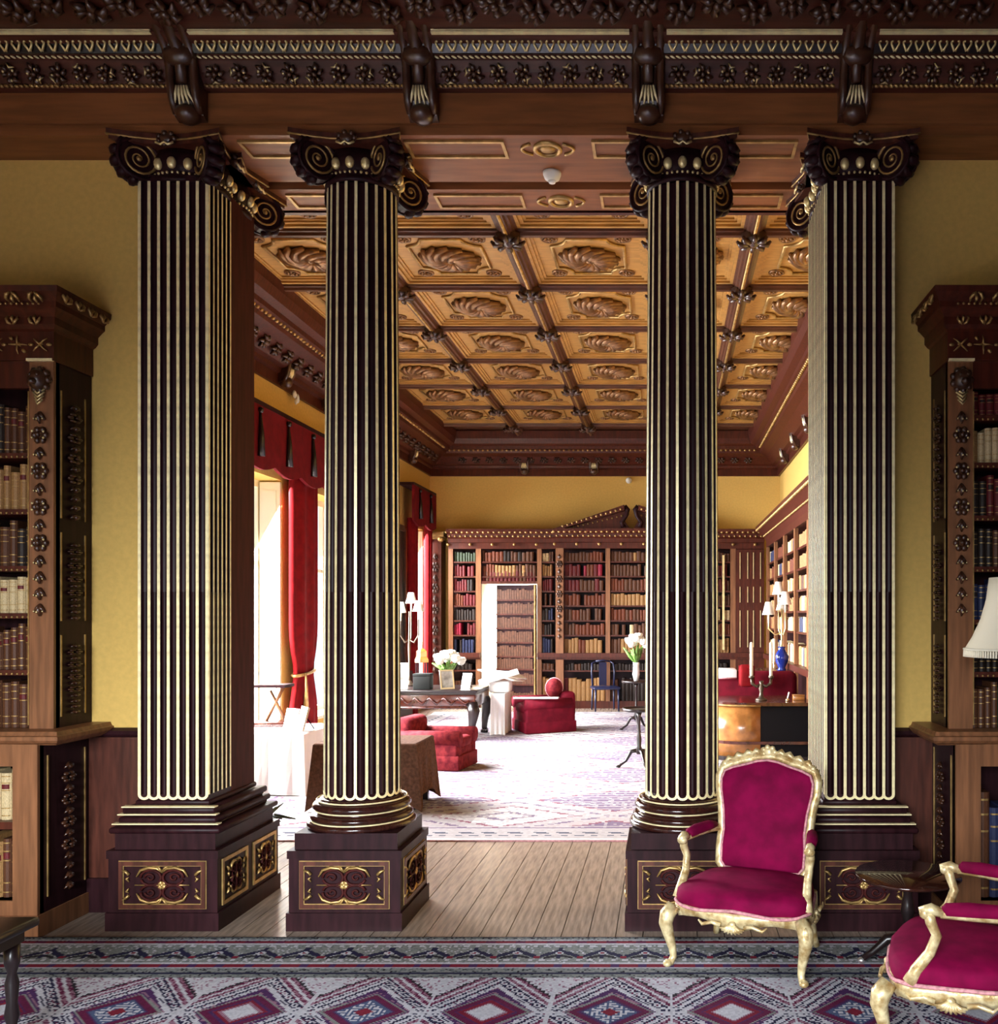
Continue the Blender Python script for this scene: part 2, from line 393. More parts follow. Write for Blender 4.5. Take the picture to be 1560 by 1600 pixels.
for ri, y in enumerate(RY):
    for ci in range(len(RX)-1):
        xa, xb = RX[ci]+.09, RX[ci+1]-.09
        obj('cross_beam', MB().prism([(y+a*.78, z+.025) for a, z in rp], 'x', xa, xb), cb, m='rib_wood')
    for x in RX[1:5]: obj('boss', BOSS, cb, (x, y, 5.075))
# cornice of far room (trim) with brackets
tr = struct('trim_2', None, label='carved cornice around the far room ceiling')
cp = [(.012, 4.45), (.05, 4.45), (.05, 4.58), (.09, 4.60), (.10, 4.64), (.16, 4.66), (.30, 4.78), (.42, 4.83), (.44, 4.87), (.52, 4.89), (.53, 4.94), (.62, 4.97), (.66, 5.06), (.68, 5.20)]
obj('cornice', MB().rect_sweep(cp, XL, XRB, 6.07, YB), tr, m='red_wood')
bd = MB()
for y in np.arange(7, 16.9, .09): bd.ball((XL+.47, y, 4.875), .024, 6, 4); bd.ball((XRB-.47, y, 4.875), .024, 6, 4)
for x in np.arange(-4.1, 1.72, .09): bd.ball((x, YB-.47, 4.875), .024, 6, 4)
obj('bead_row', bd, tr, m='gilt_dull', kind='stuff')
def console():
    """scrolled bracket: local y = out of the wall (negative towards room), z down; top at z=0"""
    b = MB(); pts = []
    prof = [(-.0, -.62), (-.05, -.60), (-.09, -.52), (-.11, -.42), (-.12, -.30), (-.16, -.20), (-.26, -.12), (-.40, -.08), (-.55, -.06), (-.60, 0), (0, 0)]
    b.prism(prof, 'x', -.085, .085)
    for sx in (-.07, .07): b.tube([(sx, y-.012, z) for y, z in prof[1:9]], [.018, .024, .026, .026, .028, .03, .03, .024], 6)
    b.tube([(0, y-.02, z) for y, z in prof[3:9]], [.03, .035, .04, .04, .035, .02], 6)
    b.ball((0, -.06, -.60), (.075, .075, .07), 8, 6)
    b.ball((0, -.16, -.24), (.10, .05, .08), 8, 5)
    return b.mesh('bracket', 'carved_wood')
CONS = console()
def claw():
    b = MB()
    for i in range(5):
        a = (i-2)*.018; b.tube([(a*.8, -.135, -.44), (a*1.1, -.125, -.50), (a*1.5, -.10, -.565+abs(i-2)*.012)], [.006, .008, .004], 5)
    return b.mesh('gilt_leaf', 'gilt_pale')
CLAW = claw()
for x in RX[1:5]:
    o = obj('bracket', CONS, tr, (x, YB-.06, 5.10), scale=(1, 1, .95)); obj('gilt_leaf', CLAW, o)
for y in RY[1:]:
    o = obj('bracket', CONS, tr, (XL+.06, y, 5.10), (0, 0, PI/2)); obj('gilt_leaf', CLAW, o)
    o = obj('bracket', CONS, tr, (XRB-.06, y, 5.10), (0, 0, -PI/2)); obj('gilt_leaf', CLAW, o)
lc = MB()
for i in range(6):
    a = 2*PI*i/6; lc.tube([(.02*math.cos(a), -.01, .02*math.sin(a)), (.055*math.cos(a), -.03, .05*math.sin(a)), (.085*math.cos(a+.3), -.012, .07*math.sin(a+.3))], [.016, .022, .008], 5)
lc.ball((0, -.03, 0), .022, 6, 4)
LEAFC = lc.mesh('leaf_cluster', 'carved_wood')
for k, x in enumerate(np.arange(-3.9, 1.6, .26)): obj('leaf_cluster', LEAFC, tr, (x, YB-.24, 4.73), (.7, 0, 0))
for k, y in enumerate(np.arange(9.2, 17, .30)):
    obj('leaf_cluster', LEAFC, tr, (XL+.24, y, 4.73), (.7, 0, PI/2), scale=1.2)

# ---------------------------------------------------------------- entablature of the near room (beam over the screen)
tb = struct('trim_1', None, label='walnut entablature with gilded carving above the columns')
bx = [(5.13, ZA), (5.67, ZA), (5.67, ZA+.12), (5.77, ZA+.12), (5.77, ZA), (6.07, ZA), (6.07, 5.25), (5.13, 5.25)]
obj('beam', MB().prism(bx, 'x', XL, XR), tb, m='beam_wood')
obj('architrave', MB().box(XL, XR, 5.105, 5.13, 4.52, 4.69).box(XL, XR, 5.118, 5.13, ZA, 4.50), tb, m='beam_wood')
cove = [(5.13, 4.69), (5.06, 4.69), (5.05, 4.71), (5.01, 4.75), (4.985, 4.80), (4.97, 4.81), (4.95, 4.81), (4.94, 4.84), (4.87, 4.86), (4.85, 4.87), (4.85, 4.885), (4.45, 4.885), (4.45, 4.95), (4.40, 5.12), (5.13, 5.12)]
obj('cove_frieze', MB().prism(cove, 'x', XL, XR), tb, m='walnut_x')
def rope(x0, x1, y, z, r, step):
    b = MB()
    for x in np.arange(x0, x1, step): b.ball((x, y, z), (step*.62, r, r), 6, 4, Matrix.Rotation(.5, 3, 'Y'))
    return b
segs = [(XL, RIBA[0]-.1)]+[(RIBA[i]+.1, RIBA[i+1]-.1) for i in range(3)]+[(RIBA[3]+.1, XR)]
rb = MB(); bb = MB(); gl_ = MB()
for a, b in segs:
    r_ = rope(a, b, 5.052, 4.70, .011, .028); rb.add(r_.v, r_.f, True)
    r_ = rope(a, b, 4.962, 4.805, .006, .032); bb.add(r_.v, r_.f, True)
    gl_.box(a, b, 4.838, 4.862, 4.862, 4.869); gl_.box(a, b, 4.842, 4.862, 4.874, 4.881)
obj('rope_moulding', rb, tb, m='gilt_dull', kind='stuff'); obj('bead_row', bb, tb, m='gilt_pale', kind='stuff'); obj('gilt_fillet', gl_, tb, m='gilt_pale')
ht = MB(); ht.tube([(-.022, 0, .028), (-.020, -.008, .010), (-.002, -.010, -.022), (.002, -.010, -.022), (.020, -.008, .010), (.022, 0, .028)], [.006, .006, .007, .007, .006, .006], 5)
ht.ball((-.016, -.004, .026), .008, 5, 4).ball((.016, -.004, .026), .008, 5, 4)
HEART = ht.mesh('leaf_tooth', 'gilt')
obj('tooth_band', MB().prism([(4.938, 4.812), (4.905, 4.86), (4.95, 4.86), (4.96, 4.812)], 'x', XL, XR), tb, m='black_wood')
for a, b in segs:
    a = max(a, -3.95); b = min(b, 2.05); n = max(1, int((b-a)/.064))
    for i in range(n): obj('leaf_tooth', HEART, tb, (a+(i+.5)*(b-a)/n, 4.918, 4.834), (.55, 0, 0))
gt = MB()
for k in range(3): gt.ball((.045*math.cos(k*2.1), -.035, .045*math.sin(k*2.1)), (.012, .01, .012), 6, 4)
gt.tube([(-.03, -.03, -.07), (0, -.045, -.055), (.03, -.03, -.07)], [.004, .009, .004], 5)
GTIPM = gt.mesh('gilt_tip', 'gilt')
for a, b in segs:
    a = max(a, -3.95); b = min(b, 2.05); n = max(1, round((b-a)/.13))
    for i in range(n):
        o = obj('leaf_cluster', LEAFC, tb, (a+(i+.5)*(b-a)/n, 5.012, 4.742), (Matrix.Rotation(.62, 3, 'X') @ Matrix.Rotation(.5*i, 3, 'Y')).to_euler(), scale=.68)
        obj('gilt_tip', GTIPM, o, rot=(0, i*1.3, 0))
for k, x in enumerate(np.arange(-4.3, 2.3, .19)):
    obj('soffit_leaf', LEAFC, tb, (x, 4.62+.06*(k % 2), 4.885), (PI/2, 0, k*.9), scale=1.15)
for x in RIBA:
    o = obj('bracket', CONS, tb, (x, 5.10, 4.99), scale=(.95, .95, .76)); obj('gilt_leaf', CLAW, o)
# soffit panels and roundels
for (ya, yb, zc) in ((5.17, 5.36, 5.265), (5.83, 6.02, 5.93)):
    for (xa, xb) in ((-2.45, -2.0), (-1.5, -.93), (-.43, .0), (.2, .75)):
        q = MB(); z = ZA
        q.box(xa, xb, yb-.018, yb, z-.012, z).box(xa, xb, ya, ya+.018, z-.012, z).box(xa, xa+.018, ya+.018, yb-.018, z-.012, z).box(xb-.018, xb, ya+.018, yb-.018, z-.012, z)
        obj('soffit_moulding', q, tb, m='gilt_dull')
    for xc in (-.69,):
        q = MB().lathe([(.085, 0), (.085, -.012), (.065, -.018), (.06, -.004)], 20, c=(xc, zc, ZA), cap=False).ball((xc, zc, ZA), (.05, .05, .018), 10, 5)
        obj('roundel', q, tb, m='gilt_dull')
        q = MB().tube([(xc+.15*math.cos(t), zc+.075*math.sin(t), ZA-.005) for t in np.arange(-.9, .95, .18)], .01, 5).tube([(xc-.15*math.cos(t), zc+.075*math.sin(t), ZA-.005) for t in np.arange(-.9, .95, .18)], .01, 5)
        obj('roundel_scroll', q, tb, m='gilt_dull')
t = thing('smoke_detector', 'small white smoke detector under the soffit between the columns', 'smoke detector', (px(863, 5.55), 5.55, ZA))
obj('housing', MB().lathe([(.0, -.055), (.025, -.053), (.045, -.04), (.055, -.015), (.056, 0)], 18), t, m='detector')
obj('sensor_grille', MB().lathe([(.0, -.064), (.02, -.064), (.026, -.05)], 12), t, m='detector')

# dado panels left and right (trim) --------------------------------
for k, (xa, xb) in enumerate(((-3.62, -3.05), (1.34, 1.85))):
    t = struct('trim_%d' % (3+k), None, label='walnut dado panel beside the %s pilaster' % ('left', 'right')[k])
    obj('dado_panel', MB().box(xa, xb, YW-.03, YW, 0, 1.03), t, m='walnut')
    obj('dado_rail', MB().prism([(YW, 1.03), (YW-.045, 1.035), (YW-.06, 1.05), (YW-.05, 1.07), (YW-.02, 1.085), (YW, 1.085)], 'x', xa, xb), t, m='walnut_dark')
    obj('skirting', MB().box(xa, xb, YW-.05, YW, 0, .2), t, m='walnut_dark')

# ================================================================ COLUMNS
ZF0, ZF1, ZCB = .735, 4.215, 1.885       # flute bottom, flute top, top of cabling
def volute_mesh():
    b = MB(); R = .112                    # disc in local xz plane, axis y
    b.cur = 0
    n = 24; t = .042
    ring = circ(R, n)
    b.prism(ring, 'y', -t, t)
    for sy in (-1, 1):
        b.tube([(R*.97*math.cos(a), sy*t, R*.97*math.sin(a)) for a in np.linspace(0, 2*PI, 21)[:-1]], .012, 5, closed=True)
    for k in range(5):
        a = -.2+k*.55-1.2; b.ball((R*1.02*math.cos(a), 0, R*1.02*math.sin(a)), (.03, .055, .03), 6, 4)
    return b.mesh('volute', 'walnut_dark')
def spiral_mesh():
    b = MB(); R = .10
    for sy in (-1, 1):
        pts = []; rr = []
        for k in range(44):
            a = k*.36; r = R*(1-k/46); pts.append((r*math.cos(a+1.2), sy*.046, r*math.sin(a+1.2))); rr.append(.0085*(1-k/80))
        b.tube(pts, rr, 5); b.ball((0, sy*.046, 0), (.016, .01, .016), 7, 4)
    return b.mesh('spiral', 'gilt_dull')
VOL, SPI = volute_mesh(), spiral_mesh()
EGG = MB().ball((0, 0, 0), (.026, .022, .034), 10, 7).mesh('egg', 'gilt')
def capital(parent, cx, cy, hw, hy, corners):
    """hw,hy half sizes of the shaft; corners list of (sx,sy)"""
    cap = obj('capital', None, parent, (cx, cy, 0))
    ow, oy = hw+.105, hy+.105; pts = []
    for (ax, ay), (bx_, by) in zip([(-1, -1), (1, -1), (1, 1), (-1, 1)], [(1, -1), (1, 1), (-1, 1), (-1, -1)]):
        for i in range(9):
            t = i/9; x = (ax+(bx_-ax)*t)*ow; y = (ay+(by-ay)*t)*oy; s = 1-.22*math.sin(PI*t)
            if ax == bx_: x *= s
            else: y *= s
        # concave sides
            pts.append((x, y))
    ab = MB().prism(pts, 'z', 4.405, 4.425).prism([(x*1.03, y*1.03) for x, y in pts], 'z', 4.425, ZA)
    obj('abacus', ab, cap, m='walnut')
    obj('abacus_gilding', MB().tube([(x*1.03, y*1.03, 4.428) for x, y in pts], .0065, 4, closed=True), cap, m='gilt_dull')
    ech = [(hw*1.0, 4.215), (hw*1.06, 4.225), (hw*1.06, 4.24), (hw*.98, 4.25), (hw*1.05, 4.28), (hw*1.12, 4.33), (hw*1.0, 4.405)]
    sy = hy/hw
    b = MB().lathe(ech, 28)
    if hy != hw or True: b.v = [(x, y*sy, z) for x, y, z in b.v]
    obj('echinus', b, cap, m='walnut_dark')
    bd = MB()
    for i in range(44):
        a = 2*PI*i/44; bd.ball((hw*1.06*math.cos(a), hy*1.06*math.sin(a), 4.262), .0085, 5, 4)
    obj('bead_row', bd, cap, m='gilt', kind='stuff')
    for i in range(16):
        a = 2*PI*(i+.0)/16-PI/2
        if abs(math.sin(2*a)) > .8: continue
        obj('egg', EGG, cap, (hw*1.10*math.cos(a), hy*1.10*math.sin(a), 4.312))
    for (sx, sy_) in corners:
        x, y = sx*(hw+.005), sy_*(hy+.005)
        v = obj('volute', VOL, cap, (x, y, 4.325), (0, 0, math.atan2(sy_, sx)))
        obj('spiral', SPI, v)
    fle = MB().ball((0, 0, 0), (.05, .03, .035), 8, 5)
    for i in range(7): a = 2*PI*i/7; fle.ball((.045*math.cos(a), -.012, .032*math.sin(a)), .016, 5, 4)
    fm = fle.mesh('fleuron', ['carved_wood'])
    for k in range(4):
        a = k*PI/2; d = (oy if k % 2 == 0 else ow)*.86
        o = obj('fleuron', fm, cap, (d*math.sin(a), -d*math.cos(a), 4.42), (0, 0, a))
        obj('gilt_leaf', MB().tube([(-.05, -.03, -.03), (-.02, -.035, -.045), (0, -.035, -.03), (.02, -.035, -.045), (.05, -.03, -.03)], .007, 5), o, m='gilt')
    return cap
def scrollwork(w, h):
    """gilt carved panel scrolls in the xz plane, facing -y"""
    b = MB(); y = -.008; dk = MB()
    a, c = w/2, h/2
    def T(pts, r=.0055): b.tube([(p[0], y, p[1]) for p in pts], r, 4)
    for sx in (-1, 1):
        T([(sx*.02*a, 0), (sx*.66*a, 0)], [.005, .003])
        for sz in (-1, 1):
            dk.tube([(sx*(.27*a+.25*a*math.cos(t)), y, sz*(.40*c+.42*c*math.sin(t))) for t in np.arange(0, 2*PI+.1, .5)], .008, 5)
            dk.tube([(sx*(.29*a+.13*a*(1-t/9)*math.cos(t)), y, sz*(.40*c+.24*c*(1-t/9)*math.sin(t))) for t in np.arange(0, 7, .5)], .006, 5)
            T([(sx*.62*a, sz*.45*c), (sx*.52*a, sz*.8*c), (sx*.32*a, sz*.95*c), (sx*.12*a, sz*.9*c), (0, sz*.68*c)], [.004, .009, .011, .009, .004])
            T([(0, sz*.7*c), (sx*.07*a, sz*.95*c), (sx*.14*a, sz*1.0*c)], [.009, .007, .003])
            T([(sx*.80*a, sz*.18*c), (sx*.86*a, sz*.35*c), (sx*.80*a, sz*.42*c)], [.004, .009, .003])
            T([(sx*.80*a, sz*.55*c), (sx*.88*a, sz*.72*c), (sx*.99*a, sz*.82*c)], [.010, .010, .003])
            b.ball((sx*.045*a, y, sz*.10*c), (.016, .008, .016), 6, 4)
    b.ball((0, y, 0), (.012, .012, .012), 6, 4)
    b.cur = 1; b.add(dk.v, dk.f, True)
    return b.mesh('carving', ['gilt_dull', 'jamb_wood'])
SCR = scrollwork(.46, .205); SCR_S = scrollwork(.36, .205)
def pedestal(parent, x0, x1, y0, y1, sides, m='walnut_dark'):
    p = obj('pedestal', MB().box(x0, x1, y0, y1, 0, .10).box(x0+.012, x1-.012, y0+.012, y1-.012, .10, .44).box(x0+.004, x1-.004, y0+.004, y1-.004, .40, .445)
            .box(x0+.035, x1-.035, y0+.035, y1-.035, .445, .535), parent, m=m)
    xc, yc = (x0+x1)/2, (y0+y1)/2
    for s in sides:
        w = (x1-x0) if s in 'fb' else (y1-y0)
        M, loc, rz = None, None, 0
        if s == 'f': loc, rz = (xc, y0+.012, 0), 0
        if s == 'l': loc, rz = (x0+.012, yc, 0), -PI/2
        if s == 'r': loc, rz = (x1-.012, yc, 0), PI/2
        a = w/2-.075
        f = MB().frame(-a, a, .125, .385, .022, -.012, 0)
        obj('panel_frame', f, p, loc, (0, 0, rz), m='walnut')
        f = MB().frame(-a+.022, a-.022, .147, .363, .004, -.007, 0).frame(-a-.004, a+.004, .121, .389, .004, -.004, 0)
        obj('gilt_line', f, p, loc, (0, 0, rz), m='gilt_dull')
        obj('carving', SCR if w > .5 else SCR_S, p, (loc[0], loc[1], .255), (0, 0, rz))
    return p
def flute_pts(L, n, reed, dep=.017, fil=.0165):
    """profile along s in [0,L], n flutes between n+1 fillets; returns (s,depth)"""
    fw = (L-fil*(n+1))/n; pts = [(0, 0)]
    s = fil
    for i in range(n):
        if reed: prof = [(0, 0), (.05, dep*.8), (.14, dep*.6), (.3, dep*.08), (.5, -dep*.12), (.7, dep*.08), (.86, dep*.6), (.95, dep*.8), (1, 0)]
        else: prof = [(0, 0), (.06, dep*.45), (.2, dep*.8), (.5, dep), (.8, dep*.8), (.94, dep*.45), (1, 0)]
        pts += [(s+t*fw, d) for t, d in prof]; s += fw+fil
    pts[-1] = (L-fil, 0); pts.append((L, 0))
    return pts, fw, fil
def u_end(fw, fil):
    b = MB(); R0, R1 = fw/2, fw/2+fil; n = 8; vs = []; fs = []
    for yy in (-.004, .002):
        for r in (R0, R1):
            for i in range(n+1): a = PI+PI*i/n; vs.append((r*math.cos(a), yy, r*.85*math.sin(a)))
    m = n+1
    for i in range(n):
        fs += [(i, i+1, m+i+1, m+i), (m+i, m+i+1, 3*m+i+1, 3*m+i), (i+1, i, 2*m+i, 2*m+i+1)]
    return b.add(vs, fs).mesh('flute_end', 'gilt_pale')
def pilaster(name, label, xc, sx, n2=5, y1=5.41):
    """sx: direction of the inner (opening) side"""
    hw = .2; y0 = 5.15
    t = thing(name, label, 'pilaster', (xc, 0, 0))
    sh = obj('shaft', None, t)
    core = MB()
    n1 = 7
    for (z0, z1, reed) in ((ZF0, ZCB, True), (ZCB, ZF1, False)):
        pf, fw1, fil1 = flute_pts(.40, n1, reed); ps, fw2, fil2 = flute_pts(y1-y0, n2, reed, .013 if sx > 0 else .005, .012)
        poly = [(-hw+s, y0+d) for s, d in pf]
        sp = [(hw-d, y0+s) for s, d in ps]
        poly = poly[:-1]+sp+[(-hw, y1)]
        if sx < 0: poly = [(-x, y) for x, y in poly][::-1]
        core.prism(poly, 'z', z0, z1)
    core.box(-hw, hw, y0, y1, .70, ZF0).box(-hw, hw, y0, y1, ZF1, 4.25)
    if y1 < 5.7: obj('jamb', MB().box(-hw, hw, y1, 5.72, .70, 4.25), sh, m='jamb_wood')
    obj('fluted_core', core, sh, m='walnut_dark')
    fm = MB().box(-fil1/2, fil1/2, -.004, .002, ZF0, ZF1).mesh('fillet', 'gilt_pale'); ue = u_end(fw1, fil1)
    fs_ = MB().box(-.003 if sx > 0 else -.001, .002 if sx > 0 else .001, -fil2/2, fil2/2, ZF0, ZF1).mesh('fillet', 'gilt_pale' if sx < 0 else 'gilt_pale')
    for i in range(n1+1): obj('fillet', fm, sh, (-hw+fil1/2+i*(fw1+fil1), y0, 0))
    for i in range(n1): obj('flute_end', ue, sh, (-hw+fil1+fw1/2+i*(fw1+fil1), y0, ZF0))
    for i in range(n2+1): obj('fillet', fs_, sh, (sx*hw, y0+fil2/2+i*(fw2+fil2), 0), (0, 0, 0 if sx < 0 else PI))
    # stepped base
    ba = MB()
    for e, z0, z1 in ((.012, .675, .705), (.06, .635, .672), (.045, .62, .637), (.075, .585, .62), (.06, .565, .588), (.11, .535, .567)):
        ba.rbox(-hw-e, hw+e, y0-e*.9, 5.72+e*.9, z0, z1, .008, 1)
    obj('base', ba, t, m='walnut_dark')
    for e, z in ((.05, .672), (.065, .632), (.085, .583)):
        obj('gilt_line', MB().frame(-1, 1, -1, 1, .1, -1, 1) if False else MB().box(-hw-e-.012, hw+e+.012, y0-e*.9-.012, y0-e*.9+.03, z, z+.006), t, m='gilt_pale')
    pd = pedestal(t, -.315, .315, 5.03, 5.84, ['f'])
    xs = .303*sx
    for (ya, yb) in ((5.09, 5.40), (5.47, 5.79)):
        f = MB().frame(-(yb-ya)/2, (yb-ya)/2, .125, .385, .02, -.008, 0); obj('panel_frame', f, pd, (xs, (ya+yb)/2, 0), (0, 0, sx*PI/2), m='gilt_dull')
        obj('carving', SCR_S, pd, (xs, (ya+yb)/2, .255), (0, 0, sx*PI/2), scale=(.6, 1, .9))
    capital(t, 0, 5.35, .2, .2, [(-1, -1), (1, -1)] if True else [])
    c2 = capital(t, 0, 5.62, .2, .2, [(sx, 1)])
    return t
pilaster('pilaster', 'fluted walnut and gilt pilaster left of the screen, next to the left wall', -2.80, 1)
pilaster('pilaster', 'fluted walnut and gilt pilaster behind the crimson armchair, right of the screen', 1.095, -1, 10, 5.72)
def col_r(z): t = (z-.7)/(4.25-.7); return .2128-.0185*t**1.6
def column(label, xc, yc=5.34):
    t = thing('column', label, 'column', (xc, yc, 0))
    sh = obj('shaft', None, t); N = 22
    core = MB(); per = []
    for reed in (True, False):
        pts = []
        fa = 2*PI/N; fi = fa*.27
        for i in range(N):
            a = i*fa
            pts += [(a-fi/2, 0), (a+fi/2, 0)]
            pr = [(.06, .013), (.15, .010), (.3, .002), (.5, -.002), (.7, .002), (.85, .010), (.94, .013)] if reed else [(.07, .008), (.2, .014), (.5, .018), (.8, .014), (.93, .008)]
            pts += [(a+fi/2+(fa-fi)*u, d) for u, d in pr]
        zs = list(np.linspace(ZF0, ZCB, 4)) if reed else list(np.linspace(ZCB, ZF1, 6)); m = len(pts)
        vs = [((col_r(z)-d)*math.cos(a), (col_r(z)-d)*math.sin(a), z) for z in zs for a, d in pts]
        fs = [(k*m+i, k*m+(i+1) % m, (k+1)*m+(i+1) % m, (k+1)*m+i) for k in range(len(zs)-1) for i in range(m)]
        core.add(vs, fs)
        core.add([vs[-m+i] for i in range(m)], [tuple(range(m))])
    core.lathe([(col_r(.7), .69), (col_r(.73), ZF0)], 44).lathe([(col_r(4.2), ZF1), (col_r(4.2), 4.25)], 44)
    obj('fluted_core', core, sh, m='walnut_dark')
    zs = np.linspace(ZF0, ZF1, 7); hw = .2*fi/2; vs = []; fs = []
    for z in zs: r = col_r(z)+.003; vs += [(r-.006, -hw, z), (r, -hw, z), (r, hw, z), (r-.006, hw, z)]
    for k in range(6): fs += [(k*4+i, k*4+i+1, k*4+i+5, k*4+i+4) for i in range(3)]
    fm = MB().add(vs, fs).mesh('fillet', 'gilt_pale')
    fwid = .2*(fa-fi); ue = u_end(fwid, .2*fi)
    for i in range(N):
        obj('fillet', fm, sh, (0, 0, 0), (0, 0, i*fa))
        a = (i+.5)*fa; r = col_r(ZF0)-.002
        obj('flute_end', ue, sh, (r*math.cos(a), r*math.sin(a), ZF0), (0, 0, a+PI/2))
    base = [(.215, .70), (.235, .695), (.24, .68), (.262, .675), (.276, .66), (.278, .645), (.262, .632), (.25, .63), (.248, .615), (.27, .612), (.288, .60), (.288, .585), (.275, .575), (.27, .572), (.30, .568), (.308, .555), (.306, .54), (.29, .535)]
    b = MB().lathe([(r, z) for r, z in base][::-1], 48); obj('base', b, t, m='walnut_gloss')
    for r, z in ((.252, .688), (.262, .63), (.285, .573)): obj('gilt_ring', MB().tube([(r*math.cos(a), r*math.sin(a), z) for a in np.linspace(0, 2*PI, 41)[:-1]], .005, 4, closed=True), t, m='gilt_pale')
    pedestal(t, -.322, .322, -.31, .27, 'flr')
    capital(t, 0, 0, .197, .197, [(-1, -1), (1, -1), (1, 1), (-1, 1)])
    return t
column('fluted walnut and gilt column left of the central opening', -1.79)
column('fluted walnut and gilt column right of the central opening, behind the armchair', .09)

# ================================================================ BOOKS
def unit_book():
    pts = [(-.5, .5), (.5, .5), (.5, -.42), (.32, -.48), (0, -.5), (-.32, -.48), (-.5, -.42)]
    return MB().prism(pts, 'z', 0, 1)
def unit_bands():
    b = MB()
    for z in (.08, .24, .62, .78, .92):
        b.prism([(.51, -.40), (.33, -.495), (0, -.515), (-.33, -.495), (-.51, -.40)], 'z', z, z+.018)
    return b
def unit_title(): return MB().prism([(.40, -.45), (.3, -.497), (0, -.518), (-.3, -.497), (-.40, -.45)], 'z', .66, .76)
BOOKM = {k: unit_book().mesh('book', v) for k, v in LEATHER.items()}
BANDM = unit_bands().mesh('gilt_bands', 'gilt_dull'); TITM = unit_title().mesh('title_label', 'leather_red'); TITD = unit_title().mesh('title_label', 'leather_dark')
STUFF = MB(); SCOL = list(LEATHER)
def book_row(x0, x1, z0, hgt, yf, pal, wr, where, group, single=True, parts=True, fill=1.0, axis='x', dep=.16, from_right=False):
    """row of books, spines towards -y at yf (axis 'x'); from_right counts and starts at x1"""
    x = x0; items = []
    cw = pal[random.randrange(len(pal))]
    while True:
        w = random.uniform(*wr)
        if x+w > x1: break
        if random.random() < .35: cw = random.choice(pal)
        if random.random() < fill: items.append((x+w/2, w-.002, hgt*random.uniform(.78, .97), cw))
        x += w
    if from_right: items = [(x0+x1-a, b, c, d) for a, b, c, d in items]
    for k, (xc, w, h, cl) in enumerate(items):
        if single:
            o = obj('book', BOOKM[cl], None, (xc, yf+dep/2, z0+.0005), scale=(w, dep, h), cat='book', group=group,
                    label='%s leather book, %s from %s, %s' % (cl if cl != 'dark' else 'dark brown', ORD[min(k, 25)], 'right' if from_right == 'r' else 'left', where))
            if parts:
                obj('gilt_bands', BANDM, o, kind='stuff')
                if random.random() < .45: obj('title_label', TITM if cl in ('tan', 'cream', 'brown') else TITD, o)
        else:
            s = len(STUFF.v); STUFF.cur = SCOL.index(cl); b = unit_book()
            if axis == 'x': M = Matrix.Translation((xc, yf+dep/2, z0)) @ Matrix.Diagonal((w, dep, h, 1))
            else: M = Matrix.Translation((yf+dep/2, xc, z0)) @ Matrix.Rotation(-PI/2, 4, 'Z') @ Matrix.Diagonal((w, dep, h, 1))
            STUFF.add(b.v, b.f); STUFF.xf(M, s)

# ---------------------------------------------------------------- near bookcases
def garland_mesh(n):
    b = MB(); z = 0
    for i in range(n):
        big = i % 2 == 1 and i < n-3
        R = .042 if big else .026
        z -= .075 if big else .07
        if big:
            for k in range(6): a = 2*PI*k/6; b.ball((R*.72*math.cos(a), -.014, z+R*.8*math.sin(a)), (.019, .014, .019), 6, 4)
            b.ball((0, -.03, z), .014, 6, 4)
        else:
            b.tube([(0, -.012, z+.035), (-.01, -.02, z+.01), (-.03, -.014, z-.012)], [.006, .013, .004], 5)
            b.tube([(0, -.012, z+.035), (.01, -.02, z+.01), (.03, -.014, z-.012)], [.006, .013, .004], 5)
            b.tube([(0, -.012, z+.03), (0, -.026, z), (0, -.014, z-.032)], [.008, .016, .005], 5)
        z -= .035 if big else .02
    return b
def tips_mesh(n):
    b = MB(); z = 0
    for i in range(n):
        big = i % 2 == 1 and i < n-3
        z -= .075 if big else .07
        if big:
            for k in (0, 2, 3, 5): a = 2*PI*k/6+.5; b.ball((.036*math.cos(a), -.03, z+.036*math.sin(a)), .007, 5, 4)
        else: b.ball((-.024, -.028, z-.006), .005, 5, 4).ball((.024, -.028, z-.006), .005, 5, 4).ball((0, -.04, z-.01), .006, 5, 4)
        z -= .035 if big else .02
    return b
GAR = garland_mesh(12).mesh('garland', 'carved_wood'); GTIP = tips_mesh(12).mesh('gilt_tips', 'gilt')
ac = MB()
for sx in (-1, 1): ac.tube([(sx*.004, -.012, -.02), (sx*.018, -.02, -.012), (sx*.03, -.016, .008), (sx*.026, -.006, .028)], [.004, .009, .008, .003], 5)
ac.tube([(0, -.004, -.01), (0, -.018, .012), (0, -.008, .03)], [.005, .009, .004], 5)
ACAN = ac.mesh('acanthus', 'gilt_dull')
fx = MB()
for k in range(4): a = PI/4+k*PI/2; fx.tube([(0, -.01, 0), (.03*math.cos(a), -.014, .03*math.sin(a)), (.055*math.cos(a), -.006, .05*math.sin(a))], [.006, .005, .003], 4)
fx.lathe([(.014, 0), (.014, .012), (0, .016)], 8).ball((.05, -.008, 0), (.016, .008, .01), 5, 4).ball((-.05, -.008, 0), (.016, .008, .01), 5, 4)
CROSSF = fx.mesh('cross_flower', 'gilt_dull')
